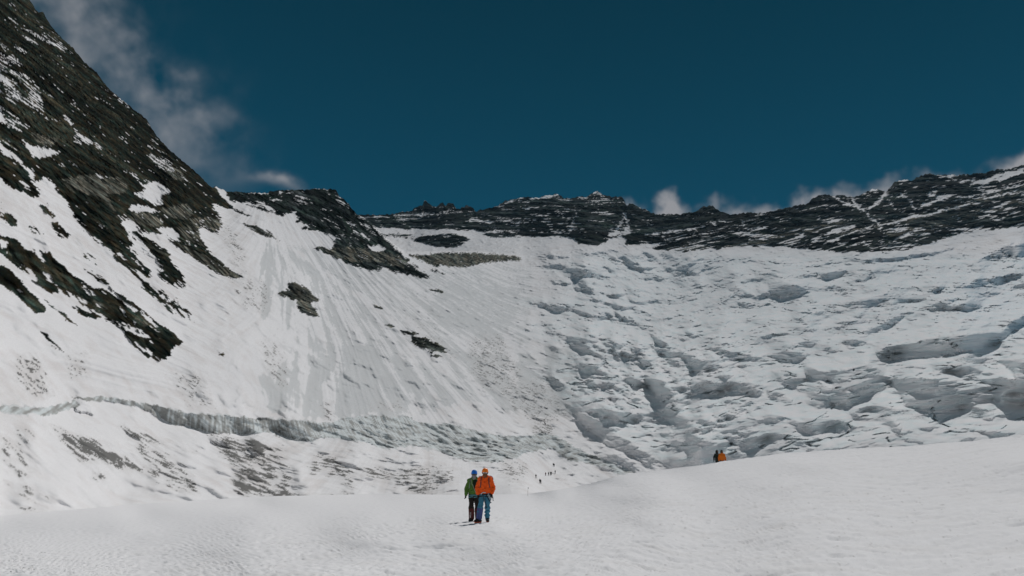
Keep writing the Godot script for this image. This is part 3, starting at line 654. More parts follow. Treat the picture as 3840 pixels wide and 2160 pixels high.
			if g > 0.0:
				c = c.lerp(Color(0.715, 0.785, 0.80), g * clampf(0.42 + 1.1 * blot + 0.4 * grain, 0.0, 1.0))
			if pid_here >= 40 and pid_here < 43:        # dirt frozen into the ice walls, deepened in colour to stand in for their shade
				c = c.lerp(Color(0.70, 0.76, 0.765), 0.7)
				var stain_shade := n_fall.get_noise_2d(p0.x * 0.7 - p0.z * 0.3, p0.y * 0.09) + 0.7 * n_str.get_noise_3dv(p0 * 0.12)
				c = c.lerp(Color(0.30, 0.297, 0.28), clampf((0.55 if pid_here == 40 else 0.25) + 1.5 * stain_shade, 0.0, 0.88))
			c = c * (1.0 + 0.05 * grain + 0.03 * blot)
			var dv := look(dirt, px + wx * 1.4, py + wy * 1.4)
			var d01 := 0.0
			if dv > 0.05:
				var du := (q.x * 0.88 - q.y * 0.47)
				var dw := (q.x * 0.47 + q.y * 0.88)
				var spk := n_str.get_noise_3d(du * 0.035, dw * 0.16, q.z * 0.05) * 1.1 + 0.55 * n_str.get_noise_3d(du * 0.2, dw * 0.5, q.z * 0.25)
				d01 = sm(-0.02, 0.10, dv - 0.56 + 0.62 * spk) * (1.0 - g)
				c = c.lerp(Color(0.60, 0.585, 0.575), clampf((dv + 0.6 * spk) * 0.8, 0.0, 0.42))
				c = c.lerp(Color(0.085, 0.085, 0.078), d01 * 0.85)      # grey stones of the scree on the apron
			if r01 > 0.0:
				var ta := look(tan_, px + wx, py + wy)
				var dark := Color(0.017, 0.027, 0.022).lerp(Color(0.032, 0.026, 0.016) if reg == 0 else Color(0.034, 0.040, 0.040), clampf(0.5 + 1.2 * blot, 0.0, 1.0))
				var rc := dark * exp(1.2 * v_band + 0.5 * grain + 0.8 * n_big.get_noise_3dv(q * 0.04) + 1.4 * v_big)
				if ta > 0.02:
					rc = rc.lerp(Color(0.185, 0.165, 0.130).lerp(Color(0.13, 0.145, 0.125), clampf(0.5 + 1.6 * blot, 0.0, 1.0)) * exp(1.3 * v_band + 0.15 * grain), clampf(ta * (0.8 + 1.6 * v_band + 0.15 * grain), 0.0, 1.0))
				c = c.lerp(rc, r01)
			c.a = 1.0
			# ---- relief: rock and ice walls rise steeper than the slope they stand on, snow lies back between them
			var chip := n_cre.get_noise_3d(p0.x * 0.07, p0.y * 0.09, p0.z * 0.05)
			var m1 := maxf(r01 * (0.7 + 0.5 * v_band), sm(0.22, 0.5, st * (1.0 + 0.35 * grain) + chip * clampf(2.6 - 2.55 * st, 0.05, 1.1)))
			if pid_here == 40:
				m1 *= sm(-0.42, -0.12, n_big.get_noise_2d(p0.x * 0.03, p0.z * 0.03))
			if pid_here >= 41 and pid_here < 43 and st > 0.1:
				m1 = sm(0.02, 0.12, n_cre.get_noise_3d(p0.x * 0.10, p0.y * 0.17, p0.z * 0.06))
			var m2 := 0.0
			if g > 0.0:
				var rough := sm(2050.0, 2200.0, px) * sm(2960.0, 2760.0, px) * sm(1230.0, 1340.0, py)
				var zz := p0.z + 0.3 * p0.x
				var cn := n_cre.get_noise_2d(p0.x * 0.022, zz * 0.013)
				var calm := clampf(0.55 + 1.5 * n_big.get_noise_3d(p0.x * 0.004 + 20.0, p0.y * 0.008, p0.z * 0.004), 0.15, 1.0) * lerpf(1.0, 0.45, sm(2450.0, 2800.0, px) * sm(1420.0, 1250.0, py))
				m2 = g * sm(0.06, 0.22, cn) * 0.9 * calm
				var cb := n_cre.get_noise_2d(p0.x * 0.010 + 30.0, zz * 0.0058)
				m1 = maxf(m1, g * sm(0.07, 0.17, cb) * sm(0.40, 0.28, cb) * clampf(0.9 + 0.7 * grain, 0.0, 1.0) * minf(calm + 0.35, 1.0))
				if rough > 0.0:
					var cr := n_cre.get_noise_2d(p0.x * 0.07 + 9.0, zz * 0.05)
					m2 = maxf(m2, g * rough * sm(0.0, 0.16, cr) * 0.85)
			if dv > 0.05:
				m2 = maxf(m2, d01 * 0.6)
			var kc := 1.0 / tan(clampf(deg_to_rad((114.0 if pid_here == 40 else 12.0 + 58.0 * st) if st > 0.3 else (63.0 if r01 > 0.3 else 58.0)) - el, 0.25, 2.1))
			var gain := maxf(k0 - kc, 0.0) * de
			g1[i * rows + j] = m1 * gain
			g2[i * rows + j] = m2 * gain
			keep[i * rows + j] = clampf(maxf(m1, m2), 0.0, 1.0)
			var bumps := n_big.get_noise_3dv(p0 * 0.035) * 1.1 + n_big.get_noise_3dv(p0 * 0.075) * 3.0 * sm(1580.0, 1680.0, py) * (1.0 - g) + n_fine.get_noise_3dv(p0 * 0.16) * (0.22 + 0.5 * g) + fl * 1.7 * (1.0 - g)
			if r01 > 0.0:
				bumps += r01 * (ns * 7.0 + v_band * 6.0 + n_big.get_noise_3dv(q * 0.014) * 20.0) / (6.2 if reg == 0 else (3.5 if reg == 1 else 1.45))
			if g > 0.0:
				bumps += g * n_big.get_noise_2d(p0.x * 0.006, (p0.z + 0.3 * p0.x) * 0.006) * 30.0
				var crack := absf(n_cre.get_noise_2d(p0.x * 0.010 + 70.0, (p0.z + 0.3 * p0.x) * 0.009))
				if crack < 0.035:
					bumps += g * (1.0 - crack / 0.035) * 7.0 * sm(-0.1, 0.2, blot)
			if st > 0.1:
				bumps += st * n_cre.get_noise_3d(p0.x * 0.06, p0.y * 0.08, p0.z * 0.05) * 4.0
			var at_k := i * rows + j
			pos[at_k] = Vector3(py, l0, bumps * (1.0 if r0 > 300.0 else r0 / 300.0))
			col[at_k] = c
			# ---- which object it belongs to
			var pid := pid_here
			var id := 0
			if r01 > 0.5:
				if pid >= 2 and pid < 40:
					id = pid
				else:
					id = 2 if reg == 0 else (3 if reg == 1 else 4)
			elif pid >= 40 and st > 0.3:
				id = pid
			elif right > 0.0 or px > 2800.0:
				id = 1
			ids[at_k] = id
	# how far the walls stand out, carried up the slope and spread sideways as it fades
	var d1 := PackedFloat32Array()
	var d2 := PackedFloat32Array()
	d1.resize(cols)
	d2.resize(cols)
	var step := PackedFloat32Array()
	for i in cols:
		step.append((pos[i * rows].x - pos[i * rows + ROWS - 1].x) / (ROWS - 1))
	for j in ROWS:
		var o1 := d1.duplicate()
		var o2 := d2.duplicate()
		for i in cols:
			var k := i * rows + j
			var n := mini(i + 1, cols - 1)
			var b := maxi(i - 1, 0)
			var n3 := mini(i + 3, cols - 1)
			var b3 := maxi(i - 3, 0)
			d1[i] = (0.2 * (o1[b] + o1[n]) + 0.1 * (o1[b3] + o1[n3]) + 0.4 * o1[i]) * (1.0 - step[i] / 70.0 * (1.0 - keep[k])) + g1[k]
			d2[i] = (0.2 * (o2[b] + o2[n]) + 0.1 * (o2[b3] + o2[n3]) + 0.4 * o2[i]) * (1.0 - step[i] / 24.0 * (1.0 - keep[k])) + g2[k]
			var s := pos[k]
			pos[k] = at(-420.0 + i * COL_STEP, s.x, exp(s.y - d1[i] - d2[i]) + s.z)
	for i in cols:
		# the far side of the crest
		var base := i * rows + ROWS - 1
		var d := (pos[base] - Vector3(0, EYE, 0)) * Vector3(1, 0, 1)
		for b in BACK_ROWS:
			var f := [0.01, 0.05, 0.2, 0.5][b] as float
			pos[base + 1 + b] = pos[base] + d * f - Vector3(0, d.length() * f * ([0.15, 0.5, 0.8, 0.8][b] as float), 0)
			col[base + 1 + b] = col[base]
			ids[base + 1 + b] = ids[base]
	far_pos = pos
	far_rows = rows
	commit_far(pos, col, ids, cols, rows)

var far_pos: PackedVector3Array
var far_rows := 0

# the place on the mountain under a photograph pixel
func far_ground(px: float, py: float) -> Vector3:
	var i := int(round((px + 420.0) / COL_STEP))
	var best := Vector3.ZERO
	var least := 1e9
	for j in ROWS:
		var p := far_pos[i * far_rows + j] - Vector3(0, EYE, 0)
		var y := 1080.0 - F * (p.y * cp + p.z * sp) / (p.y * sp - p.z * cp)
		if absf(y - py) < least:
			least = absf(y - py)
			best = p + Vector3(0, EYE, 0)
	return best

func commit_far(pos: PackedVector3Array, col: PackedColorArray, ids: PackedInt32Array, cols: int, rows: int) -> void:
	var nor := PackedVector3Array()
	nor.resize(pos.size())
	for i in cols:
		var i0 := maxi(i - 1, 0) * rows
		var i1 := mini(i + 1, cols - 1) * rows
		var ib := i * rows
		for j in rows:
			var a := pos[i1 + j] - pos[i0 + j]
			var b := pos[ib + mini(j + 1, rows - 1)] - pos[ib + maxi(j - 1, 0)]
			nor[ib + j] = a.cross(b).normalized()
	var tri: Array[PackedInt32Array] = []
	for k in 220:
		tri.append(PackedInt32Array())
	for i in cols - 1:
		for j in rows - 1:
			var a := i * rows + j
			var b := a + rows
			var id := ids[a]
			if id != ids[b + 1]:
				id = mini(id, ids[b + 1])
			tri[id].append_array(PackedInt32Array([a, a + 1, b + 1, a, b + 1, b]))
	var parents := {0: structure("snow_slope"), 1: structure("glacier"), 2: structure("mountain"), 3: structure("rock_spur"), 4: structure("mountain_ridge")}
	var names := {0: "snow_cover", 1: "ice_cover", 2: "rock_face", 3: "rock_face", 4: "rock_face"}
	var snow := snow_material()
	var stone := rock_material()
	var remap := PackedInt32Array()
	remap.resize(pos.size())
	for id in 220:
		if tri[id].is_empty():
			continue
		remap.fill(-1)
		var v := PackedVector3Array()
		var n := PackedVector3Array()
		var c := PackedColorArray()
		var ix := PackedInt32Array()
		ix.resize(tri[id].size())
		for k in tri[id].size():
			var s := tri[id][k]
			if remap[s] < 0:
				remap[s] = v.size()
				v.append(pos[s])
				n.append(nor[s])
				c.append(col[s])
			ix[k] = remap[s]
		var arr := []
		arr.resize(Mesh.ARRAY_MAX)
		arr[Mesh.ARRAY_VERTEX] = v
		arr[Mesh.ARRAY_NORMAL] = n
		arr[Mesh.ARRAY_COLOR] = c
		arr[Mesh.ARRAY_INDEX] = ix
		var mesh := ArrayMesh.new()
		mesh.add_surface_from_arrays(Mesh.PRIMITIVE_TRIANGLES, arr)
		var o := MeshInstance3D.new()
		o.mesh = mesh
		o.material_override = stone if id in [2, 3, 4] or (id >= 20 and id < 40) else snow
		if id < 5:
			o.name = names[id]
			parents[id].add_child(o, true)
		else:
			o.name = id_names[id]
			parents[1 if id_names[id] == "serac" else 0].add_child(o, true)

# ---------------------------------------------------------------- the snow the photographer and the climbers stand on
func near_distance(px: float, py: float) -> float:
	return exp(on_profile(profile(near_grid, px), py))

var nb1 := noise(31, 1.0, 3)
var nb2 := noise(32, 1.0, 3)
var nb3 := noise(33, 1.0, 3)

# wind ripples, sun cups and crust on the near snow
func near_bump(b: Vector3) -> float:
	var d := maxf(Vector2(b.x, b.z).length(), 1.0)
	var h := nb1.get_noise_2d(b.x * 0.09, b.z * 0.05) * 0.10 * clampf(20.0 / d, 0.1, 1.0)
	h += nb2.get_noise_2d(b.x * 0.55 + b.z * 0.2, b.z * 1.5) * 0.034
	var cup := nb2.get_noise_2d(b.x * 1.9 + 60.0, b.z * 2.2)
	h += absf(cup) * 0.03 * clampf(26.0 / d, 0.2, 1.0)
	var dent := nb3.get_noise_2d(b.x * 1.1 + 9.0, b.z * 1.7)
	if dent > 0.28:
		h -= (dent - 0.28) * 0.16 * clampf(30.0 / d, 0.0, 1.0)
	h += nb3.get_noise_2d(b.x * 3.6, b.z * 5.0) * 0.024 * clampf(16.0 / d, 0.2, 1.0)
	return h

func near_ground(px: float, py: float) -> Vector3:
	var b := at(px, py, near_distance(px, py))
	b.y += near_bump(b)
	return b

func build_near() -> void:
	var cols := 700
	var rows := 330
	var st := SurfaceTool.new()
	st.begin(Mesh.PRIMITIVE_TRIANGLES)
	var n_big := noise(31, 1.0, 3)
	var n_fine := noise(33, 1.0, 3)
	var n_dust := noise(34, 1.0, 4)
	var pos := PackedVector3Array()
	pos.resize(cols * rows)
	var col := PackedColorArray()
	col.resize(cols * rows)
	var beyond := 14
	var under := 10
	for i in cols:
		var px := -430.0 + 4700.0 * i / (cols - 1)
		var p := profile(near_grid, px)
		var crest := line_at(CREST, px)
		var far_edge := at(px, crest, exp(on_profile(p, crest)))
		var low_edge := at(px, 2700.0, exp(on_profile(p, 2700.0)))
		for j in rows:
			var b: Vector3
			if j < beyond:                    # past the crest the snow rolls over and goes down
				var side := clampf((px - 1900.0) / 500.0, 0.0, 1.0)
				var f := lerpf(1.6, 9.5, side) * pow(1.0 - float(j) / beyond, 2.6)
				var flat := Vector3(far_edge.x, 0, far_edge.z)
				var dist := flat.length() * f
				b = far_edge + flat * f - Vector3(0, minf(dist * dist * lerpf(0.0004, 0.004, side) + dist * 0.045, lerpf(7.0, 13.0, side)), 0)
			elif j >= rows - under:
				var f := float(rows - 1 - j) / under
				b = Vector3(low_edge.x * f, lerpf(0.0, low_edge.y, f), low_edge.z * f)
			else:
				var t := float(j - beyond) / (rows - under - beyond)
				var py := lerpf(crest, 2700.0, pow(t, 1.5))
				b = at(px, py, exp(on_profile(p, py)))
			var dist2 := Vector2(b.x, b.z).length()
			b.y += near_bump(b)
			pos[i * rows + j] = b
			var dust := n_dust.get_noise_2d(b.x * 0.3 + b.z * 0.12, b.z * 0.5)
			var c := Color(0.83, 0.83, 0.84) * (1.0 + 0.03 * n_fine.get_noise_2d(b.x * 1.3, b.z * 1.9))
			c = c.lerp(Color(0.72, 0.70, 0.68), clampf((dust - 0.15) * 1.2, 0.0, 0.25) * clampf(1.0 - dist2 / 60.0, 0.0, 1.0))
			var grit := n_dust.get_noise_2d(b.x * 5.0 + 7.0, b.z * 7.0)
			if grit > 0.5 and dist2 < 30.0:
				c = c.lerp(Color(0.42, 0.41, 0.40), clampf((grit - 0.5) * 5.0, 0.0, 0.5))
			c.a = 1.0
			col[i * rows + j] = c
	for i in cols:
		for j in rows:
			var a := pos[mini(i + 1, cols - 1) * rows + j] - pos[maxi(i - 1, 0) * rows + j]
			var b := pos[i * rows + maxi(j - 1, 0)] - pos[i * rows + mini(j + 1, rows - 1)]
			st.set_normal(a.cross(b).normalized())
			st.set_color(col[i * rows + j])
			st.add_vertex(pos[i * rows + j])
	for i in cols - 1:
		for j in rows - 1:
			var a := i * rows + j
			var b := a + rows
			for k: int in [a, b, b + 1, a, b + 1, a + 1]:
				st.add_index(k)
	var ground := MeshInstance3D.new()
	ground.name = "snow_ground"
	ground.mesh = st.commit()
	ground.material_override = snow_material()
	ground.set_meta("kind", "structure")
	add_child(ground)
	# the same snow behind and beside the photographer
	st = SurfaceTool.new()
	st.begin(Mesh.PRIMITIVE_TRIANGLES)
	var edge_l := atan2(pos[rows - 40].x, -pos[rows - 40].z)
	var edge_r := atan2(pos[(cols - 1) * rows + rows - 40].x, -pos[(cols - 1) * rows + rows - 40].z)
	var na := 96
	var ring := [0.02, 1.0, 3.0, 6.0, 12.0, 25.0, 60.0, 150.0, 300.0, 450.0, 650.0, 900.0, 1200.0, 1500.0, 1800.0]
	for a in na + 1:
		var az := lerpf(edge_r, edge_l + TAU, float(a) / na)
		for r: float in ring:
			var x := sin(az) * r
			var z := -cos(az) * r
			st.set_color(Color(0.83, 0.83, 0.84))
			st.add_vertex(Vector3(x, -0.03 - 0.02 * minf(r, 60.0) + maxf(0.0, r - 150.0) * 0.42 * sm(150.0, 900.0, r) + n_big.get_noise_2d(x * 0.003, z * 0.003) * r * 0.08 * sm(100.0, 900.0, r), z))
	var nr := ring.size()
	for a in na:
		for k in nr - 1:
			var v := a * nr + k
			for q: int in [v, v + 1, v + nr + 1, v, v + nr + 1, v + nr]:
				st.add_index(q)
	st.generate_normals()
	var back := MeshInstance3D.new()
	back.name = "snow_field"
	back.mesh = st.commit()
	back.material_override = snow_material()
	back.set_meta("kind", "structure")
	add_child(back)
# ---------------------------------------------------------------- people
# tapered limbs joined by a smooth minimum and meshed as surface nets; each bone is [from, to, radius, radius]
var crease := noise(91, 1.0, 3)

func body_mesh(bones: Array, cell: float, blend: float, creased := 0.0) -> ArrayMesh:
	var lo := Vector3.ONE * 1e9
	var hi := -lo
	for b: Array in bones:
		var r := maxf(b[2], b[3]) + blend + 2.0 * cell
		for k in 2:
			lo = lo.min((b[k] as Vector3) - Vector3.ONE * r)
			hi = hi.max((b[k] as Vector3) + Vector3.ONE * r)
	var nx := int((hi.x - lo.x) / cell) + 2
	var ny := int((hi.y - lo.y) / cell) + 2
	var nz := int((hi.z - lo.z) / cell) + 2
	var field := PackedFloat32Array()
	field.resize(nx * ny * nz)
	field.fill(1.0)
	for b: Array in bones:
		var a: Vector3 = b[0]
		var d: Vector3 = (b[1] as Vector3) - a
		var ra: float = b[2]
		var dr: float = (b[3] as float) - ra
		var dd := maxf(d.length_squared(), 1e-9)
		var r := maxf(b[2], b[3]) + blend + cell
		var l := ((a.min(b[1]) - Vector3.ONE * r - lo) / cell).floor()
		var u := ((a.max(b[1]) + Vector3.ONE * r - lo) / cell).ceil()
		for z in range(maxi(int(l.z), 0), mini(int(u.z), nz - 1) + 1):
			for y in range(maxi(int(l.y), 0), mini(int(u.y), ny - 1) + 1):
				var row := (z * ny + y) * nx
				for x in range(maxi(int(l.x), 0), mini(int(u.x), nx - 1) + 1):
					var p := lo + Vector3(x, y, z) * cell - a
					var t := clampf(p.dot(d) / dd, 0.0, 1.0)
					var v := (p - d * t).length() - ra - dr * t
					var f := field[row + x]
					var h := maxf(blend - absf(f - v), 0.0) / blend
					field[row + x] = minf(f, v) - h * h * blend * 0.25
	if creased > 0.0:
		for k in field.size():
			if absf(field[k]) < 0.05:
				var q := Vector3(k % nx, (k / nx) % ny, k / (nx * ny)) * cell + lo
				field[k] += crease.get_noise_3d(q.x * 7.0 + q.y * 3.0, q.y * 11.0 - q.x * 4.0, q.z * 7.0) * creased
	var at_cell := PackedInt32Array()
	at_cell.resize(nx * ny * nz)
	at_cell.fill(-1)
	var st := SurfaceTool.new()
	st.begin(Mesh.PRIMITIVE_TRIANGLES)
	var count := 0
	var off := [0, 1, nx, nx + 1, nx * ny, nx * ny + 1, nx * ny + nx, nx * ny + nx + 1]
	var corner := [Vector3(0, 0, 0), Vector3(1, 0, 0), Vector3(0, 1, 0), Vector3(1, 1, 0), Vector3(0, 0, 1), Vector3(1, 0, 1), Vector3(0, 1, 1), Vector3(1, 1, 1)]
	var edges := [[0, 1], [2, 3], [4, 5], [6, 7], [0, 2], [1, 3], [4, 6], [5, 7], [0, 4], [1, 5], [2, 6], [3, 7]]
	for z in nz - 1:
		for y in ny - 1:
			var row := (z * ny + y) * nx
			for x in nx - 1:
				var k := row + x
				if field[k] > cell * 2.0 or field[k] < -cell * 2.0:
					continue
				var inside := 0
				for c in 8:
					if field[k + off[c]] < 0.0:
						inside += 1
				if inside == 0 or inside == 8:
					continue
				var sum := Vector3.ZERO
				var n := 0
				for e: Array in edges:
					var f0 := field[k + off[e[0]]]
					var f1 := field[k + off[e[1]]]
					if (f0 < 0.0) != (f1 < 0.0):
						sum += (corner[e[0]] as Vector3).lerp(corner[e[1]], f0 / (f0 - f1))
						n += 1
				at_cell[k] = count
				count += 1
				st.add_vertex(lo + (Vector3(x, y, z) + sum / n) * cell)
	var step := [1, nx, nx * ny]
	for z in range(1, nz - 1):
		for y in range(1, ny - 1):
			var row := (z * ny + y) * nx
			for x in range(1, nx - 1):
				var k := row + x
				for ax in 3:
					var s0 := field[k] < 0.0
					if s0 == (field[k + step[ax]] < 0.0):
						continue
					var u: int = step[(ax + 1) % 3]
					var v: int = step[(ax + 2) % 3]
					var q := [at_cell[k], at_cell[k - u], at_cell[k - u - v], at_cell[k - v]]
					if q.has(-1):
						continue
					var order := [0, 2, 1, 0, 3, 2] if s0 else [0, 1, 2, 0, 2, 3]
					for o: int in order:
						st.add_index(q[o])
	st.generate_normals()
	return st.commit()

func cloth(c: Color, rough := 0.85, spec := 0.3) -> StandardMaterial3D:
	var m := StandardMaterial3D.new()
	m.albedo_color = c.linear_to_srgb()
	m.roughness = rough
	m.metallic_specular = spec
	return m

func piece(called: String, mesh: Mesh, m: Material, parent: Node3D) -> MeshInstance3D:
	var o := MeshInstance3D.new()
	o.name = called
	o.mesh = mesh
	o.material_override = m
	parent.add_child(o, true)
	return o

func tag(o: Node3D, label: String, category: String, group := "") -> void:
	o.set_meta("label", label)
	o.set_meta("category", category)
	if group:
		o.set_meta("group", group)

func chain(pts: Array, r: float) -> Array:
	var out := []
	for k in pts.size() - 1:
		out.append([pts[k], pts[k + 1], r, r])
	return out

func loop(centre: Vector3, rx: float, rz: float, tilt: float, r: float) -> Array:
	var pts := []
	for k in 17:
		var a := TAU * k / 16.0
		pts.append(centre + Vector3(cos(a) * rx, sin(a) * tilt + cos(a) * tilt * 0.4, sin(a) * rz))
	return chain(pts, r)

# a gloved hand: palm, four fingers of their own lengths, a thumb from the side of the palm
func hand_bones(wrist: Vector3, down: Vector3, forward: Vector3, side: float) -> Array:
	var across := down.cross(forward).normalized() * side
	var b := [[wrist, wrist + down * 0.09, 0.026, 0.03], [wrist + down * 0.04 + forward * 0.022, wrist + down * 0.09 + forward * 0.028, 0.02, 0.02], [wrist + down * 0.04 - forward * 0.022, wrist + down * 0.085 - forward * 0.028, 0.02, 0.019]]
	var lens := [0.066, 0.078, 0.073, 0.058]
	for k in 4:
		var root := wrist + down * 0.088 + forward * (0.034 - 0.0225 * k)
		var mid := root + (down * 0.9 + across * 0.35).normalized() * (lens[k] as float) * 0.55
		var tip := mid + (down * 0.65 + across * 0.75).normalized() * (lens[k] as float) * 0.45
		b.append([root, mid, 0.0105, 0.0098])
		b.append([mid, tip, 0.0098, 0.0085])
	var t0 := wrist + down * 0.03 + forward * 0.026
	var t1 := t0 + (down * 0.6 + forward * 0.75 + across * 0.2).normalized() * 0.045
	b.append([t0, t1, 0.014, 0.012])
	b.append([t1, t1 + (down * 0.85 + forward * 0.2 + across * 0.4).normalized() * 0.035, 0.012, 0.0095])
	return b

# j: joints by name; look: colours; cell: how finely it is meshed
func make_person(j: Dictionary, look_: Dictionary, cell: float, fine: bool) -> Node3D:
	var root := Node3D.new()
	root.name = "person"
	add_child(root, true)
	var V := func(k: String) -> Vector3: return j[k]
	var head: Vector3 = j.head
	var neck: Vector3 = j.neck
	var legs := []
	var arms := []
	for s: String in ["l", "r"]:
		legs.append([j["hip_" + s], j["knee_" + s], 0.078, 0.056])
		legs.append([j["knee_" + s], j["ankle_" + s], 0.058, 0.042])
		arms.append([j["shoulder_" + s], j["elbow_" + s], 0.052, 0.042])
		arms.append([j["elbow_" + s], j["wrist_" + s], 0.042, 0.030])
	var sh_m: Vector3 = (j.shoulder_l + j.shoulder_r) * 0.5
	var hip_m: Vector3 = (j.hip_l + j.hip_r) * 0.5
	var trunk := [[hip_m + Vector3(-0.06, 0.02, 0), sh_m.lerp(j.shoulder_r, 0.55) + Vector3(0, -0.12, 0), 0.105, 0.115], [hip_m + Vector3(0.06, 0.02, 0), sh_m.lerp(j.shoulder_l, 0.55) + Vector3(0, -0.12, 0), 0.105, 0.115], [sh_m.lerp(j.shoulder_r, 0.8), sh_m.lerp(j.shoulder_l, 0.8), 0.07, 0.07], [sh_m + Vector3(0, 0.0, 0), neck, 0.075, 0.055]]
	var skull := [[head + Vector3(0, 0.035, -0.02), head + Vector3(0, 0.03, 0.005), 0.088, 0.085], [head + Vector3(0, -0.01, 0.015), head + Vector3(0, -0.075, 0.035), 0.072, 0.045], [neck, head + Vector3(0, -0.05, -0.01), 0.052, 0.052], [head + Vector3(0, 0.01, 0.085), head + Vector3(0, -0.03, 0.108), 0.011, 0.016], [head + Vector3(-0.026, -0.062, 0.078), head + Vector3(0.026, -0.062, 0.078), 0.010, 0.010], [head + Vector3(-0.088, 0.0, -0.01), head + Vector3(-0.086, -0.03, -0.008), 0.014, 0.011], [head + Vector3(0.088, 0.0, -0.01), head + Vector3(0.086, -0.03, -0.008), 0.014, 0.011]]
	var feet := []
	for s: String in ["l", "r"]:
		feet.append([j["ankle_" + s], j["toe_" + s], 0.042, 0.035])
	piece("body", body_mesh(trunk + legs + arms + skull + feet, cell, 0.03), cloth(look_.skin, 0.7), root)
	# jacket
	var coat := []
	for k in trunk.size():
		var b: Array = trunk[k]
		coat.append([b[0] + (Vector3(0, 0.115, 0) if k < 2 else Vector3.ZERO), b[1], b[2] + 0.022, b[3] + 0.024])
	for b: Array in arms:
		coat.append([b[0], b[1], b[2] + 0.024, b[3] + 0.026])
	coat.append_array(loop(hip_m + Vector3(0, 0.045, 0), 0.135, 0.085, 0.006, 0.045))
	coat.append_array(loop(neck + Vector3(0, 0.035, 0.01), 0.062, 0.062, 0.008, 0.026))
	if fine:     # folds at the elbows and across the front
		for s: String in ["l", "r"]:
			var e: Vector3 = j["elbow_" + s]
			var w: Vector3 = j["wrist_" + s]
			for k in 4:
				var c := e.lerp(w, 0.15 + 0.22 * k)
				coat.append_array(loop(c, 0.052 - 0.004 * k, 0.052 - 0.004 * k, 0.012, 0.017))
			coat.append([j["shoulder_" + s] + Vector3(0, -0.09, 0.08), hip_m + Vector3(0.0, 0.16, 0.125), 0.016, 0.02])
		coat.append_array(loop(hip_m + Vector3(0, 0.12, 0), 0.165, 0.125, 0.01, 0.024))
	piece("jacket", body_mesh(coat, cell, 0.035, 0.028 if fine else 0.0), cloth(look_.jacket, 0.75), root)
	if look_.has("chest"):
		piece("fleece", body_mesh([[sh_m + Vector3(0.03, -0.05, 0.105), sh_m + Vector3(0.06, -0.32, 0.115), 0.05, 0.055], [sh_m + Vector3(0.10, -0.03, 0.09), sh_m + Vector3(0.12, -0.3, 0.10), 0.05, 0.05], [sh_m + Vector3(0.02, -0.02, 0.08), sh_m + Vector3(0.12, -0.02, 0.07), 0.05, 0.05]], cell, 0.03), cloth(look_.chest, 0.9), root)
	# trousers
	var slacks := [[hip_m + Vector3(-0.07, 0.0, 0), hip_m + Vector3(0.07, 0.0, 0), 0.115, 0.115]]
	for b: Array in legs:
		slacks.append([b[0], b[1], b[2] + 0.022, b[3] + 0.024])
	if fine:
		for s: String in ["l", "r"]:
			for k in 3:
				slacks.append_array(loop((j["knee_" + s] as Vector3).lerp(j["ankle_" + s], 0.1 + 0.3 * k), 0.068, 0.068, 0.014, 0.016))
	piece("trousers", body_mesh(slacks, cell, 0.04, 0.024 if fine else 0.0), cloth(look_.trousers, 0.85), root)
	for s: String in ["l", "r"]:
		var an: Vector3 = j["ankle_" + s]
		var toe: Vector3 = j["toe_" + s]
		var heel := an - (toe - an) * Vector3(0.45, 0, 0.45)
		heel.y = toe.y
		var boot := piece("boot", body_mesh([[an + Vector3(0, 0.09, 0), an, 0.066, 0.062], [heel, toe, 0.046, 0.05], [an, an.lerp(toe, 0.75), 0.06, 0.046]], minf(cell, 0.02), 0.03), cloth(look_.boots, 0.6), root)
		if fine:
			var spikes := [[heel + Vector3(0, -0.035, 0), toe + Vector3(0, -0.04, 0), 0.03, 0.034]]
			for k in 4:
				var c := heel.lerp(toe, k / 3.0) + Vector3(0, -0.045, 0)
				var sd := (toe - heel).cross(Vector3.UP).normalized() * 0.032
				spikes.append([c + sd, c + sd * 1.15 + Vector3(0, -0.03, 0), 0.011, 0.005])
				spikes.append([c - sd, c - sd * 1.15 + Vector3(0, -0.03, 0), 0.011, 0.005])
			spikes.append([toe, toe + (toe - heel).normalized() * 0.075 + Vector3(0, -0.03, 0), 0.016, 0.007])
			piece("crampon", body_mesh(spikes, 0.008, 0.012), cloth(look_.crampons, 0.4, 0.6), boot)
			var dn := ((j["wrist_" + s] as Vector3) - (j["elbow_" + s] as Vector3)).normalized()
			dn = (dn + Vector3(0, -0.6, 0)).normalized()
			var fw := (Vector3(0, 0, 1) - dn * dn.z).normalized()
			piece("glove", body_mesh(hand_bones(j["wrist_" + s], dn, fw, 1.0 if s == "r" else -1.0) + [[(j["elbow_" + s] as Vector3).lerp(j["wrist_" + s], 0.8), j["wrist_" + s], 0.05, 0.046]], 0.006, 0.012), cloth(look_.gloves, 0.7), root)
		else:
			var w: Vector3 = j["wrist_" + s]
			piece("glove", body_mesh(hand_bones(w, Vector3.DOWN, Vector3(0, 0, 1), 1.0 if s == "r" else -1.0), 0.014, 0.012), cloth(look_.gloves, 0.7), root)
	# helmet or hood
	if look_.has("helmet"):
		var hm := piece("helmet", helmet_mesh(), cloth(look_.helmet, 0.22, 0.5), root)
		hm.position = head + Vector3(0, 0.045, -0.008)
		hm.rotation.x = -0.06
	if look_.has("hood"):
		piece("hood", body_mesh([[head + Vector3(0, 0.05, -0.03), head + Vector3(0, -0.03, -0.03), 0.11, 0.11], [head + Vector3(0, -0.06, -0.03), neck, 0.10, 0.09]], cell, 0.03), cloth(look_.hood, 0.9), root)
	if look_.has("gaiter"):
		piece("neck_gaiter", body_mesh([[head + Vector3(0, -0.045, 0.018), neck + Vector3(0, 0.01, 0.02), 0.078, 0.082], [head + Vector3(0, -0.03, 0.05), head + Vector3(0, -0.08, 0.05), 0.055, 0.05]], 0.012, 0.03), cloth(look_.gaiter, 0.95), root)
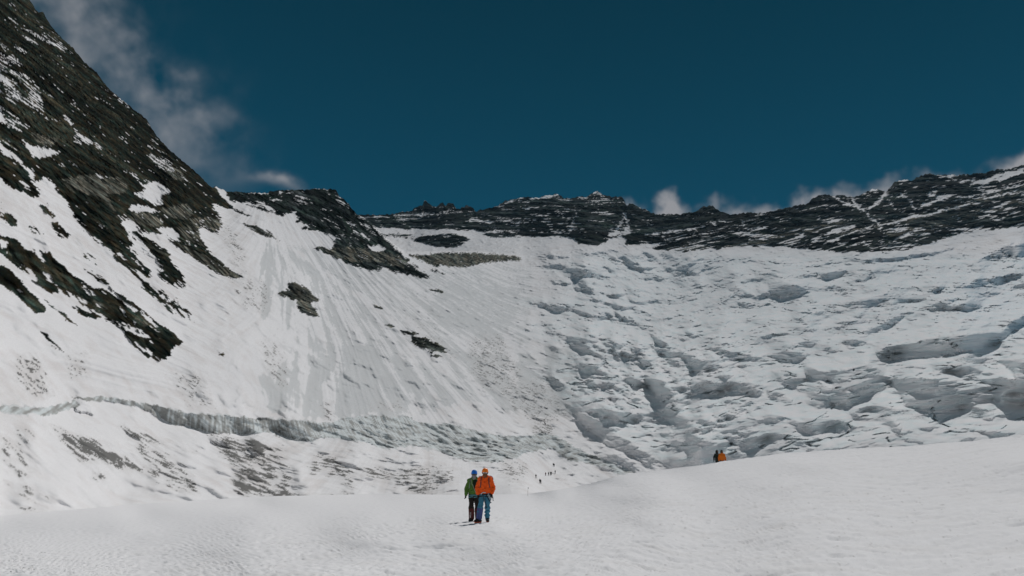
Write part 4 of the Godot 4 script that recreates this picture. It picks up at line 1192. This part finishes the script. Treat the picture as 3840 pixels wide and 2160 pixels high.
	if look_.has("goggles"):
		var gl := piece("goggles", body_mesh([[head + Vector3(-0.06, 0.018, 0.06), head + Vector3(-0.02, 0.012, 0.085), 0.03, 0.028], [head + Vector3(0.06, 0.018, 0.06), head + Vector3(0.02, 0.012, 0.085), 0.03, 0.028]], 0.007, 0.012), cloth(Color(0.03, 0.03, 0.03), 0.4), root)
		for sx: float in [-1.0, 1.0]:
			piece("lens", body_mesh([[head + Vector3(0.058 * sx, 0.016, 0.083), head + Vector3(0.026 * sx, 0.010, 0.104), 0.017, 0.017]], 0.005, 0.01), cloth(look_.goggles, 0.08, 1.0), gl)
	if look_.has("pack"):
		var pc: Vector3 = sh_m + (look_.pack_at as Vector3)
		var pk := piece("backpack", body_mesh([[pc + Vector3(-0.10, 0.10, 0), pc + Vector3(0.10, 0.10, 0), 0.10, 0.10], [pc + Vector3(-0.10, -0.22, 0), pc + Vector3(0.10, -0.22, 0), 0.11, 0.11], [pc + Vector3(-0.10, 0.10, 0), pc + Vector3(-0.10, -0.22, 0), 0.10, 0.11], [pc + Vector3(0.10, 0.10, 0), pc + Vector3(0.10, -0.22, 0), 0.10, 0.11], [pc + Vector3(0, 0.1, 0.02), pc + Vector3(0, -0.22, 0.02), 0.10, 0.11]], cell, 0.05), cloth(look_.pack, 0.8), root)
		if fine:
			for sx: float in [-1.0, 1.0]:
				piece("strap", body_mesh(chain([sh_m + Vector3(0.12 * sx, 0.05, -0.12), sh_m + Vector3(0.125 * sx, 0.085, -0.02), sh_m + Vector3(0.13 * sx, 0.03, 0.095), sh_m + Vector3(0.135 * sx, -0.12, 0.145), sh_m + Vector3(0.16 * sx, -0.26, 0.11), sh_m + Vector3(0.19 * sx, -0.32, 0.0)], 0.017), 0.009, 0.01), cloth(look_.straps, 0.9), pk)
	if look_.has("harness"):
		var hb := loop(hip_m + Vector3(0, -0.01, 0), 0.185, 0.13, 0.008, 0.018)
		var hn := piece("harness", body_mesh(hb, 0.01, 0.012), cloth(look_.harness, 0.9), root)
		for s: String in ["l", "r"]:
			piece("leg_loop", body_mesh(loop((j["hip_" + s] as Vector3).lerp(j["knee_" + s], 0.22), 0.108, 0.112, 0.03, 0.014), 0.009, 0.01), cloth(look_.harness, 0.9), hn)
	return root

func helmet_mesh() -> ArrayMesh:
	var st := SurfaceTool.new()
	st.begin(Mesh.PRIMITIVE_TRIANGLES)
	var n := 28
	var prof := [[0.0, 0.128], [0.045, 0.121], [0.082, 0.100], [0.107, 0.064], [0.119, 0.022], [0.122, -0.022], [0.127, -0.036], [0.119, -0.036], [0.112, -0.02], [0.105, 0.02]]
	for p: Array in prof:
		for k in n + 1:
			var a := TAU * k / n
			var rib := 1.0 + 0.018 * cos(a * 4.0) * sin(PI * clampf((p[0] as float) / 0.12, 0.0, 1.0))
			st.add_vertex(Vector3(cos(a) * (p[0] as float) * rib * 0.93, (p[1] as float) + (0.012 * sin(a) if (p[1] as float) < 0.0 else 0.0), sin(a) * (p[0] as float) * rib * 1.10))
	for r in prof.size() - 1:
		for k in n:
			var a := r * (n + 1) + k
			for q: int in [a, a + 1, a + n + 2, a, a + n + 2, a + n + 1]:
				st.add_index(q)
	st.generate_normals()
	return st.commit()

func standing() -> Dictionary:
	return {"head": Vector3(0, 1.64, 0.02), "neck": Vector3(0, 1.50, 0), "shoulder_r": Vector3(-0.18, 1.42, 0), "shoulder_l": Vector3(0.18, 1.42, 0), "elbow_r": Vector3(-0.27, 1.16, -0.01), "elbow_l": Vector3(0.27, 1.16, -0.01), "wrist_r": Vector3(-0.27, 0.93, 0.06), "wrist_l": Vector3(0.27, 0.93, 0.06),
		"hip_r": Vector3(-0.09, 0.92, 0), "hip_l": Vector3(0.09, 0.92, 0), "knee_r": Vector3(-0.10, 0.50, 0.02), "knee_l": Vector3(0.10, 0.50, 0.02), "ankle_r": Vector3(-0.11, 0.11, -0.01), "ankle_l": Vector3(0.11, 0.11, -0.01), "toe_r": Vector3(-0.13, 0.055, 0.14), "toe_l": Vector3(0.13, 0.055, 0.14)}

func text_on(called: String, words: String, height: float, c: Color, parent: Node3D, where: Vector3, turn: Vector3) -> void:
	var t := TextMesh.new()
	t.text = words
	var f := SystemFont.new()
	f.font_names = PackedStringArray(["Droid Sans"])
	f.font_weight = 700
	t.font = f
	t.font_size = 32
	t.pixel_size = height / 24.0
	t.depth = 0.004
	var o := piece(called, t, cloth(c, 0.8), parent)
	o.position = where
	o.rotation = turn

func build_people() -> void:
	# ---- the pair in the foreground
	var skin := Color(0.10, 0.055, 0.035)
	var j := standing()
	j.merge({"head": Vector3(0.005, 1.635, 0.03), "elbow_r": Vector3(-0.255, 1.17, -0.02), "wrist_r": Vector3(-0.285, 0.93, 0.05), "shoulder_l": Vector3(0.17, 1.43, -0.02), "elbow_l": Vector3(0.33, 1.25, -0.14), "wrist_l": Vector3(0.52, 1.26, -0.20),
		"knee_r": Vector3(-0.085, 0.50, 0.03), "ankle_r": Vector3(-0.075, 0.11, 0.02), "toe_r": Vector3(-0.13, 0.055, 0.16), "knee_l": Vector3(0.13, 0.50, 0.03), "ankle_l": Vector3(0.15, 0.11, -0.04), "toe_l": Vector3(0.18, 0.055, 0.10)}, true)
	var a := make_person(j, {"skin": skin, "jacket": Color(0.075, 0.165, 0.03), "chest": Color(0.012, 0.022, 0.014), "trousers": Color(0.022, 0.018, 0.015), "boots": Color(0.03, 0.028, 0.025), "crampons": Color(0.25, 0.24, 0.22), "gloves": Color(0.015, 0.015, 0.016), "helmet": Color(0.012, 0.16, 0.62), "gaiter": Color(0.22, 0.21, 0.22), "goggles": Color(0.03, 0.025, 0.02), "harness": Color(0.10, 0.28, 0.32), "pack": Color(0.05, 0.05, 0.055), "pack_at": Vector3(0.02, -0.12, -0.2), "straps": Color(0.16, 0.20, 0.17)}, 0.016, true)
	a.position = near_ground(1776, 1952) + Vector3(0, -0.01, 0)
	tag(a, "climber in green jacket and blue helmet with an arm behind a companion", "person")
	for s: String in ["r", "l"]:
		var kn: Vector3 = j["knee_" + s]
		var an: Vector3 = j["ankle_" + s]
		var g := piece("gaiter", body_mesh([[kn.lerp(an, 0.22), an + Vector3(0, 0.02, 0), 0.103, 0.098]], 0.012, 0.02), cloth(Color(0.10, 0.026, 0.024), 0.85), a)
		if s == "r":
			text_on("lettering", "MILLET", 0.055, Color(0.75, 0.75, 0.75), g, kn.lerp(an, 0.62) + Vector3(-0.035, 0, 0.098), Vector3(-0.06, -0.4, PI / 2))
	piece("sling", body_mesh(chain([Vector3(-0.10, 1.46, 0.10), Vector3(-0.06, 1.30, 0.15), Vector3(0.03, 1.10, 0.16), Vector3(0.08, 0.98, 0.15)], 0.012), 0.008, 0.01), cloth(Color(0.30, 0.34, 0.24), 0.9), a)

	j = standing()
	j.merge({"head": Vector3(0.0, 1.615, 0.03), "neck": Vector3(0, 1.48, 0), "elbow_r": Vector3(-0.255, 1.15, 0.0), "wrist_r": Vector3(-0.235, 0.93, 0.05), "elbow_l": Vector3(0.285, 1.15, -0.03), "wrist_l": Vector3(0.235, 0.95, 0.08),
		"hip_r": Vector3(-0.085, 0.92, 0), "knee_r": Vector3(-0.145, 0.51, 0.10), "ankle_r": Vector3(-0.19, 0.11, 0.10), "toe_r": Vector3(-0.31, 0.06, 0.19), "knee_l": Vector3(0.085, 0.50, 0.02), "ankle_l": Vector3(0.09, 0.11, -0.02), "toe_l": Vector3(0.11, 0.055, 0.13)}, true)
	var b := make_person(j, {"skin": Color(0.07, 0.04, 0.028), "jacket": Color(0.80, 0.105, 0.012), "trousers": Color(0.055, 0.20, 0.29), "boots": Color(0.022, 0.02, 0.02), "crampons": Color(0.75, 0.16, 0.06), "gloves": Color(0.014, 0.014, 0.015), "helmet": Color(0.86, 0.20, 0.02), "gaiter": Color(0.16, 0.075, 0.04), "goggles": Color(0.55, 0.66, 0.66), "harness": Color(0.02, 0.02, 0.022), "pack": Color(0.075, 0.065, 0.075), "pack_at": Vector3(0.065, -0.10, -0.21), "straps": Color(0.10, 0.055, 0.06)}, 0.016, true)
	b.position = near_ground(1818, 1956) + Vector3(0, 0.0, 0.06)
	tag(b, "climber in orange jacket, blue trousers and orange helmet facing the valley", "person")
	piece("gaiter", body_mesh([[Vector3(-0.155, 0.44, 0.10), Vector3(-0.185, 0.16, 0.10), 0.104, 0.098]], 0.012, 0.02), cloth(Color(0.075, 0.10, 0.25), 0.8), b).set_meta("label", "purple lower leg")
	var axe := Node3D.new()
	axe.name = "ice_axe"
	add_child(axe)
	axe.position = b.position
	piece("shaft", body_mesh(chain([Vector3(-0.08, 0.97, 0.17), Vector3(-0.02, 0.72, 0.17), Vector3(0.06, 0.48, 0.13)], 0.011), 0.007, 0.008), cloth(Color(0.03, 0.03, 0.03), 0.4), axe)
	piece("pick", body_mesh([[Vector3(-0.13, 0.90, 0.185), Vector3(-0.11, 0.95, 0.185), 0.006, 0.010], [Vector3(-0.11, 0.95, 0.185), Vector3(-0.05, 0.985, 0.18), 0.010, 0.013], [Vector3(-0.05, 0.985, 0.18), Vector3(0.02, 0.975, 0.175), 0.013, 0.016]], 0.006, 0.008), cloth(Color(0.55, 0.56, 0.55), 0.3, 0.8), axe)
	tag(axe, "ice axe with bright pick tucked at the orange climber's waist", "ice axe")
	var gear := piece("gear_sling", body_mesh(chain([Vector3(0.19, 0.95, 0.10), Vector3(0.215, 0.82, 0.11), Vector3(0.20, 0.72, 0.10)], 0.012) + chain([Vector3(0.24, 0.95, 0.0), Vector3(0.27, 0.80, 0.0), Vector3(0.28, 0.70, 0.0)], 0.012) + chain([Vector3(0.02, 0.93, 0.15), Vector3(0.09, 0.82, 0.16), Vector3(0.17, 0.70, 0.13), Vector3(0.21, 0.64, 0.10)], 0.014), 0.008, 0.01), cloth(Color(0.018, 0.018, 0.018), 0.8), b)
	for k in 3:
		piece("carabiner", body_mesh(loop(Vector3(0.12 + 0.03 * k, 0.90 - 0.05 * k, 0.15), 0.018, 0.006, 0.03, 0.005), 0.004, 0.005), cloth(Color(0.5, 0.52, 0.52), 0.3, 0.8), gear)

	# ---- two more below the brow of the near snow
	j = standing()
	var dark := Color(0.014, 0.018, 0.017)
	var c := make_person(j, {"skin": skin, "jacket": Color(0.55, 0.13, 0.012), "trousers": Color(0.02, 0.028, 0.022), "boots": dark, "crampons": dark, "gloves": dark, "hood": Color(0.012, 0.013, 0.016)}, 0.03, false)
	c.position = brow_ground(2706, 66.0, 1690.0, 1.74)
	tag(c, "person in yellow-orange jacket and dark hood just below the snow brow", "person")
	j.merge({"elbow_r": Vector3(-0.33, 1.20, 0.02), "wrist_r": Vector3(-0.36, 0.98, 0.05)}, true)
	var d := make_person(j, {"skin": skin, "jacket": dark, "trousers": dark, "boots": dark, "crampons": dark, "gloves": dark, "hood": Color(0.012, 0.016, 0.015), "pack": Color(0.012, 0.022, 0.018), "pack_at": Vector3(-0.12, -0.18, 0.2)}, 0.03, false)
	d.position = brow_ground(2688, 66.9, 1690.0, 1.74)
	d.rotation.y = 0.3
	tag(d, "person in black clothing half hidden behind the yellow-orange jacket", "person")

	# ---- tiny climbers in the basin and on the face
	var walk := standing()
	walk.merge({"knee_r": Vector3(-0.10, 0.52, 0.14), "ankle_r": Vector3(-0.10, 0.11, 0.10), "toe_r": Vector3(-0.11, 0.055, 0.25), "knee_l": Vector3(0.10, 0.50, -0.04), "ankle_l": Vector3(0.10, 0.12, -0.22), "toe_l": Vector3(0.11, 0.055, -0.08), "wrist_r": Vector3(-0.26, 0.98, 0.18), "wrist_l": Vector3(0.26, 0.98, 0.12)}, true)
	var kinds := []
	for col: Array in [[Color(0.02, 0.02, 0.024), "tiny climber in dark clothing crossing the snow basin"], [Color(0.45, 0.06, 0.015), "tiny climber in orange-red jacket crossing the snow basin"], [Color(0.015, 0.05, 0.06), "tiny climber in dark teal jacket crossing the snow basin"]]:
		kinds.append(make_person(walk, {"skin": skin, "jacket": col[0], "trousers": Color(0.02, 0.018, 0.018), "boots": dark, "crampons": dark, "gloves": dark, "helmet": Color(0.08, 0.04, 0.03), "pack": Color(0.03, 0.03, 0.035), "pack_at": Vector3(0, -0.14, -0.2)}, 0.035, false))
		tag(kinds[-1], col[1], "person", "climbers crossing the snow basin")
	var used := [false, false, false]
	for q: Array in [[2023, 1812, 0, 2.6, "tiny dark climber walking side by side with another, lowest in the snow basin"], [2027, 1813, 0, 2.2, "tiny dark climber walking side by side with another, lowest in the snow basin"], [2011, 1794, 0, 3.4, "tiny dark climber walking alone ahead of the lowest pair in the basin"], [2045.5, 1784, 1, 3.0, ""], [2056.5, 1784, 2, 2.8, ""], [2065, 1783, 0, 3.4, "tiny dark climber close behind the teal-jacketed one in the basin's file"], [2068.5, 1781, 0, 3.0, "tiny dark climber close behind the teal-jacketed one in the basin's file"], [2081, 1777, 0, 3.3, "tiny dark climber alone at the end of the basin's file"],
			[2076.5, 1748, 0, 2.9, "tiny dark climber, one of two below the broken ice edge at the basin's head"], [2080, 1749, 0, 3.2, "tiny dark climber, one of two below the broken ice edge at the basin's head"], [2042, 1591, 0, 2.4, "tiny dark climber, one of two on the open face above the great crevasse"], [2046.5, 1594, 0, 2.7, "tiny dark climber, one of two on the open face above the great crevasse"]]:
		var o: Node3D = kinds[q[2]]
		if used[q[2]]:
			o = kinds[q[2]].duplicate()
			o.name = "person"
			add_child(o, true)
		used[q[2]] = true
		o.position = far_ground(q[0], q[1])
		o.rotation.y = q[3]
		o.scale = Vector3.ONE * 1.06
		if q[4]:
			o.set_meta("label", q[4])
		if q[1] < 1700:
			o.set_meta("group", "climbers on the face above the crevasse")

	# ---- the route marker
	var wand := Node3D.new()
	wand.name = "marker_wand"
	add_child(wand)
	wand.position = near_ground(1979, 1860) + Vector3(0, -0.1, 0)
	tag(wand, "thin bamboo wand with a small dark flag marking the route", "marker wand")
	var tall := 1.25
	piece("pole", body_mesh(chain([Vector3(0, -0.2, 0), Vector3(0.015, tall * 0.5, 0), Vector3(0.06, tall, 0)], 0.017), 0.012, 0.01), cloth(Color(0.16, 0.11, 0.07), 0.8), wand)
	piece("flag", body_mesh([[Vector3(0.05, tall - 0.02, 0), Vector3(0.13, tall - 0.05, 0.01), 0.045, 0.03], [Vector3(0.05, tall - 0.08, 0), Vector3(0.12, tall - 0.1, 0.0), 0.03, 0.02]], 0.016, 0.03), cloth(Color(0.04, 0.03, 0.03), 0.9), wand)

# a standing place behind the brow such that a head of the given height shows at that photograph row
func brow_ground(px: float, dist: float, head_row: float, tall: float) -> Vector3:
	return at(px, head_row, dist) - Vector3(0, tall, 0)
